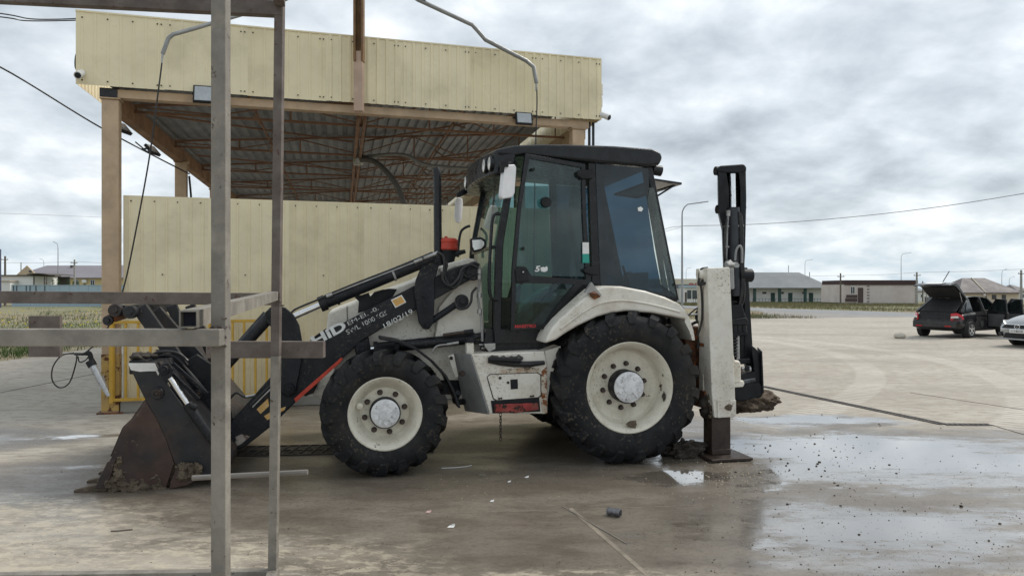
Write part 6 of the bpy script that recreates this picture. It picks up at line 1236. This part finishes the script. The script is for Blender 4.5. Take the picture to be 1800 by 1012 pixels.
# silver sedan, only its nose in view
h2 = Vector((-.97, -.24)).normalized(); fc = W(1792, 0, 21.7).xy; r2 = fc - h2 * 2.36
sd_ = empty('sedan', (r2.x, r2.y, 0), math.atan2(h2.y, h2.x), label='silver sedan with a dark trapezoid grille nosing in beside the hatchback', cat='car')
S = [(-2.38, sec(.45, .70, .80, .6, .0)), (-2.3, sec(.32, .84, .98, .70, .02)), (-1.9, sec(.24, .90, 1.02, .74, .02)), (-.8, sec(.20, .92, .98, .82)), (.6, sec(.20, .92, .97, .82)), (1.1, sec(.20, .915, .98, .78, .04)), (1.6, sec(.21, .905, .92, .72, .07)), (2.0, sec(.22, .87, .83, .64, .07)), (2.25, sec(.24, .78, .75, .50, .05)), (2.38, sec(.28, .62, .66, .42, .02))]
loft(S, 'body', M['silver'], sd_)
loft([(-1.75, [(0, .95), (.70, .95), (.70, 1.0), (.60, 1.06), (.3, 1.08), (0, 1.08)]), (-1.1, [(0, .95), (.76, .95), (.74, 1.1), (.62, 1.34), (.3, 1.38), (0, 1.38)]), (-.2, [(0, .95), (.78, .95), (.76, 1.1), (.62, 1.40), (.3, 1.45), (0, 1.45)]), (.4, [(0, .95), (.78, .95), (.74, 1.1), (.60, 1.34), (.3, 1.39), (0, 1.39)]), (1.25, [(0, .92), (.76, .94), (.72, .97), (.6, .99), (.3, 1.0), (0, 1.0)])], 'cabin_glass', M['pane'], sd_)
MB().ext([(-1.0, -.60, 1.36), (-.2, -.62, 1.42), (.35, -.59, 1.37), (.35, .59, 1.37), (-.2, .62, 1.42), (-1.0, .60, 1.36)], (0, 0, .05)).build('roof_panel', M['silver'], sd_, bevel=.015)
for s in (-1, 1):
    MB().bar((1.2, .77 * s, .96), (.35, .61 * s, 1.39), .07, .06).build('front_pillar', M['silver'], sd_); MB().bar((-1.8, .72 * s, .99), (-1.0, .62 * s, 1.38), .10, .06).build('rear_pillar', M['silver'], sd_); MB().bar((-.3, .80 * s, .98), (-.35, .64 * s, 1.41), .08, .06).build('middle_pillar', M['frame'], sd_)
    MB().ext([(2.27, .48 * s, .645), (2.12, .78 * s, .66), (1.86, .88 * s, .72), (1.80, .88 * s, .77), (2.02, .80 * s, .775), (2.24, .58 * s, .73)], (.06, .012 * s, .004)).build('headlight', M['lens'], sd_, bevel=.01)
    MB().ext([(2.33, .56 * s, .30), (2.20, .79 * s, .32), (2.20, .79 * s, .42), (2.33, .58 * s, .44)], (.05, .01 * s, 0)).build('fog_recess', M['carin_shade'], sd_)
    for x in (-1.42, 1.42): MB().lathe([(.37, -.06), (.37, .07)], (x, .87 * s, .34), 'y', 24).build('arch_shade_disc', M['carin_shade'], sd_); car_wheel(sd_, x, .875 * s, .33, 7)  # arch discs: shade of the wheel wells put in as black
MB().ext([(2.37, -.43, .66), (2.37, .43, .66), (2.40, .52, .545), (2.40, -.52, .545)], (.035, 0, 0)).build('grille', M['carin_shade'], sd_); MB().ext([(2.40, -.40, .42), (2.40, .40, .42), (2.38, .50, .27), (2.38, -.50, .27)], (.03, 0, 0)).build('lower_grille', M['carin_shade'], sd_)
MB().tube([(2.41, -.44, .668), (2.41, .44, .668), (2.44, .53, .54), (2.44, -.53, .54), (2.41, -.44, .668)], .010, 6).build('grille_frame', M['chrome'], sd_); MB().bb((2.33, -.62, .215), (2.43, .62, .26)).build('front_lip', M['silver'], sd_, bevel=.015)
lg = MB().tube([(2.445, .085 * math.cos(k * .3142), .605 + .062 * math.sin(k * .3142)) for k in range(21)], .009, 6).tube([(2.445, .028, .650), (2.445, -.035, .585), (2.445, .055, .585)], .008, 6).build('emblem', M['chrome'], sd_)
pl = MB().bb((2.425, -.26, .42), (2.445, .26, .525)).build('number_plate', M['paper'], sd_, bevel=.003); text('111BOX', 'lettering', M['boom'], pl, (2.4475, -.20, .445), (0, 1, 0), (0, 0, 1), .06, .40, bold=.02)

# ------------------------------------------------------------------ loose things on the ground
o = empty('crushed_can', G(1079, 906), R_(62), label='crushed grey drink can lying on the wet concrete in front', cat='can'); MB().lathe([(.020, -.055), (.030, -.048), (.029, -.01), (.025, .012), (.030, .035), (.026, .05), (.0, .046)], (0, 0, .031), 'y', 16).build('can_body', mat('can_metal', (.20, .20, .21), .35, .6, .2, 20, (.05, .04, .04), .6, 30, (.5, .5, .5), .1, 40, .3), o); MB().lathe([(.025, -.0555), (.020, -.058), (0, -.056)], (0, 0, .031), 'y', 16).build('can_end', M['carin_shade'], o)
for i, (px, py, s, lab) in enumerate(((793, 926, .028, 'folded scrap of white paper nearest the camera'), (753, 900, .024, 'scrap of red and white paper beside the long joint'), (926, 839, .02, 'tiny white scrap in front of the rear wheel'), (895, 847, .016, 'smaller pale scrap left of the tiny white one'), (865, 881, .018, 'pale chip of paper between the front wheel and the can'))):
    p = G(px, py); m = MB().ext([(-s, -s * .5, .002), (s * .7, -s * .6, .004), (s, s * .5, .014), (-s * .4, s * .4, .008)], (0, 0, .001)).ext([(0, 0, .004), (s * .8, .1 * s, .004), (s * .9, s * .2, s * .9), (.1 * s, s * .1, s * .7)], (0, .001, 0)); tag(m.build('paper_scrap', M['paper'] if i != 1 else mat('red_white_paper', (.6, .45, .42), .7, 0, .3, 60, (.5, .05, .05), .7, 40, None, 0, 1, 0), None, loc=p, smooth=False), lab, 'paper', 'paper scraps on the concrete')
for i, (pts, lab) in enumerate((([(776, 823), (800, 822), (820, 820), (829, 818)], 'thin pale straw by the front wheel'), ([(843, 835), (854, 835)], 'short pale straw right of the long one'), ([(195, 934), (212, 933), (233, 931)], 'thin dark twig on the dry concrete at lower left'))):
    P = [G(*q) + Vector((0, 0, .004)) for q in pts]; tag(MB().tube([p - P[0] for p in P], .0035 if i < 2 else .006, 5).build('straw' if i < 2 else 'twig', M['paper'] if i == 0 else (M['curb'] if i == 1 else M['wood']), None, loc=P[0]), lab, 'straw' if i < 2 else 'twig')
tag(blob(MB(), (0, 0, .09), (.2, .16, .11), 3, 4, .10, 1.2).build('white_stone', mat('pale_stone', (.55, .52, .45), .8, 0, .1, 4, (.35, .3, .24), .5, 4, None, 0, 1, .4), None, loc=G(1582, 594.5)), 'pale rounded stone block on the yard left of the hatchback', 'stone')
# rag and rubber strip on the ledge of the side box
rg = MB(); rd = random.Random(4)
for i in range(9): lump(rg, P3(868 + i * 5.0 + rd.uniform(-3, 3), 632 + rd.uniform(-3, 2), YS - .02) - P3(890, 634, YS - .02), rd.uniform(.025, .045), 2, .35, (1.3, .8, .75), i)
PB = ROOT + (Matrix.Rotation(TH, 3, 'Z') @ P3(890, 634, YS - .02)); o = rg.build('crumpled_rag', mat('dark_rag', (.05, .047, .042), .9, 0, .5, 14, (.12, .11, .1), .5, 18, None, 0, 1, .6, 80, .01), None, loc=PB); o.rotation_euler = (0, 0, TH); tag(o, 'crumpled dark rag lying on the ledge of the white side box', 'rag')
def onbl(pts, y): return [ROOT + (Matrix.Rotation(TH, 3, 'Z') @ P3(a, b, y)) for a, b in pts]
P = onbl([(858, 634), (880, 637), (905, 640), (930, 640), (957, 637)], YS - .015); tag(MB().tube([p - P[0] for p in P], [.02, .03, .028, .03, .02], 8).build('rubber_strip', M['hose'], None, loc=P[0]), 'black rubber strip lying under the rag on the side box', 'rubber strip'); P = onbl([(858, 631), (870, 632), (916, 634)], YS - .05); tag(MB().tube([p - P[0] for p in P], .018, 8).build('tool_handle', M['plastic'], None, loc=P[0]), 'short black tool handle tucked beneath the rag', 'tool')
# clods, pebbles and grit
def clods(name, spots, mt, seed):
    m = MB(); rd = random.Random(seed)
    for p, r in spots: lump(m, p + Vector((0, 0, r * .3)), r, 1 if r > .012 else 0 or 1, .35, (1.2, 1, .7), rd.random())
    o = m.build(name, mt, None, ang=180); o['kind'] = 'stuff'; return o
rd = random.Random(21); sp = []
for i in range(140):
    px = rd.gauss(1420, 95); py = rd.gauss(795, 48)
    if py < 715 or px < 1215 or py > 1010: continue
    sp.append((G(px, py), rd.choice((.003, .0035, .004, .005, .006, .008, .010))))
for i in range(700):
    px = rd.uniform(1180, 1800); py = rd.uniform(800, 1012); sp.append((G(px, py), rd.choice((.0015, .0018, .002, .0025, .003, .005))))
for i in range(320):
    px = rd.uniform(0, 1300); py = rd.uniform(840, 1012); sp.append((G(px, py), rd.choice((.0015, .002, .0025, .0035))))
for px, py, r in ((1432, 780, .022), (1440, 812, .028), (1435, 819, .022), (1382, 818, .02), (1472, 853, .026), (1590, 898, .02), (1510, 939, .017), (1757, 920, .022), (1738, 950, .018), (1354, 783, .02), (1335, 831, .018), (1418, 949, .016), (1334, 847, .014), (1450, 827, .02), (1390, 789, .016), (1303, 800, .03), (1260, 838, .02), (1225, 840, .014), (1234, 832, .012), (870, 735, .01), (812, 748, .012), (820, 740, .01), (898, 772, .01), (108, 829, .012), (237, 817, .014), (1690, 884, .012), (1690, 890, .03)): sp.append((G(px, py), r * .5))
clods('mud_clods', sp, M['wetmud'], 1)
sp = [(G(rd.gauss(1290, 40), rd.gauss(838, 22)), rd.choice((.004, .005, .006))) for _ in range(260)] + [(G(rd.uniform(700, 1250), rd.uniform(820, 880)), rd.choice((.002, .003, .004))) for _ in range(160)] + [(G(rd.uniform(1400, 1800), rd.uniform(880, 1012)), rd.choice((.002, .003))) for _ in range(160)]
clods('sand_grit', sp, mat('grit', (.38, .33, .25), .9, 0, .3, 9, None, 0, 1, None, 0, 1, 0), 2)
m = MB(); blob(m, (0, 0, .02), (.22, .16, .13), 2, 5, .45, 2.6)
tag(m.build('mud_heap', M['wetmud'], None, loc=G(1203, 800), ang=180), 'dark wet mud heap between the rear tyre and the stabiliser pad', 'mud heap')
# ------------------------------------------------------------------ grass and weeds
def blades(name, spots, mt, hmin, hmax, wd, seed):
    rd = random.Random(seed); vs = []; fs = []
    for x, y in spots:
        h = rd.uniform(hmin, hmax); a = rd.random() * 6.28; c_, s_ = math.cos(a) * wd, math.sin(a) * wd; lx, ly = rd.gauss(0, .3) * h, rd.gauss(0, .3) * h; z = land_z(x, y) - .02; n = len(vs)
        vs += [(x - c_, y - s_, z), (x + c_, y + s_, z), (x + lx, y + ly, z + h)]; fs.append((n, n + 1, n + 2))
    o = MB().add(vs, fs).build(name, mt, None, smooth=False); o['kind'] = 'stuff'; return o
def grassmat(n, c1, c2):
    t = NT(n); t.l(t.mix(t.ramp(t.noise(.35, 6, .7), .35, .65), c1, c2), t.b.inputs['Base Color']); t.b.inputs['Roughness'].default_value = .9; return t.m
def clump(n, cl_n, xr, yr, seed, spread=.5):
    rd = random.Random(seed); out = []
    for _ in range(cl_n):
        x, y = rd.uniform(*xr), yr[0] + (yr[1] - yr[0]) * rd.random() ** 1.6
        for _ in range(n): out.append((x + rd.gauss(0, spread), y + rd.gauss(0, spread)))
    return out
G1 = grassmat('grass_green', (.03, .07, .014), (.06, .10, .025)); G2 = grassmat('grass_dry', (.09, .10, .04), (.05, .08, .022)); G4 = grassmat('verge_grass_dry', (.27, .22, .13), (.16, .145, .07)); G5 = grassmat('verge_grass_green', (.09, .11, .035), (.16, .16, .065)); G3 = grassmat('weeds_bright', (.04, .085, .015), (.065, .12, .024))
okl = lambda s: [(x, y) for x, y in s if x < -12.25 or y > 41]
blades('grass', okl(clump(26, 700, (-34, -12), (14, 60), 1)), G1, .06, .24, .012, 1); blades('grass', okl(clump(14, 320, (-46, -12), (20, 80), 2)), G2, .10, .34, .014, 2); blades('grass', okl(clump(60, 90, (-18, -12.2), (15, 26), 3, .35)), G3, .10, .32, .010, 3)
fl = okl(clump(5, 90, (-36, -12), (22, 60), 4, .6)); m = MB()
for i, (x, y) in enumerate(fl): m.box((x, y, .24 + .12 * random.random()), (.05, .05, .035))
o = m.build('yellow_wildflowers', mat('wildflower_yellow', (.55, .46, .04), .8, 0, .2, 9, None, 0, 1, None, 0, 1, 0), None, smooth=False); o['kind'] = 'stuff'
def verge(seed, n, off, sp_):        # strip beyond the road
    rd = random.Random(seed); out = []
    for _ in range(n):
        t_ = rd.random(); a = Vector((21.7, 76)).lerp(Vector((45, 25)), t_) if rd.random() < .6 else Vector((8, 91)).lerp(Vector((24, 88)), rd.random()); out += [(a.x + off + rd.random() * sp_ + rd.gauss(0, .3), a.y + rd.gauss(0, 1.2)) for _ in range(16)]
    return out
blades('grass', verge(5, 420, .8, 11), G4, .12, .38, .02, 5); blades('grass', verge(6, 320, .8, 9), G5, .12, .40, .02, 6)
blades('grass', [(x, y) for x, y in clump(24, 90, (9, 18), (44.5, 57), 7)], G4, .08, .28, .015, 7); blades('grass', clump(30, 60, (12, 17), (45, 54), 8), G5, .08, .3, .015, 8)
blades('grass', clump(26, 320, (20, 52), (88, 125), 9, .8), G5, .15, .5, .03, 9); blades('grass', clump(26, 260, (20, 62), (80, 125), 10, .8), G4, .15, .5, .03, 10)
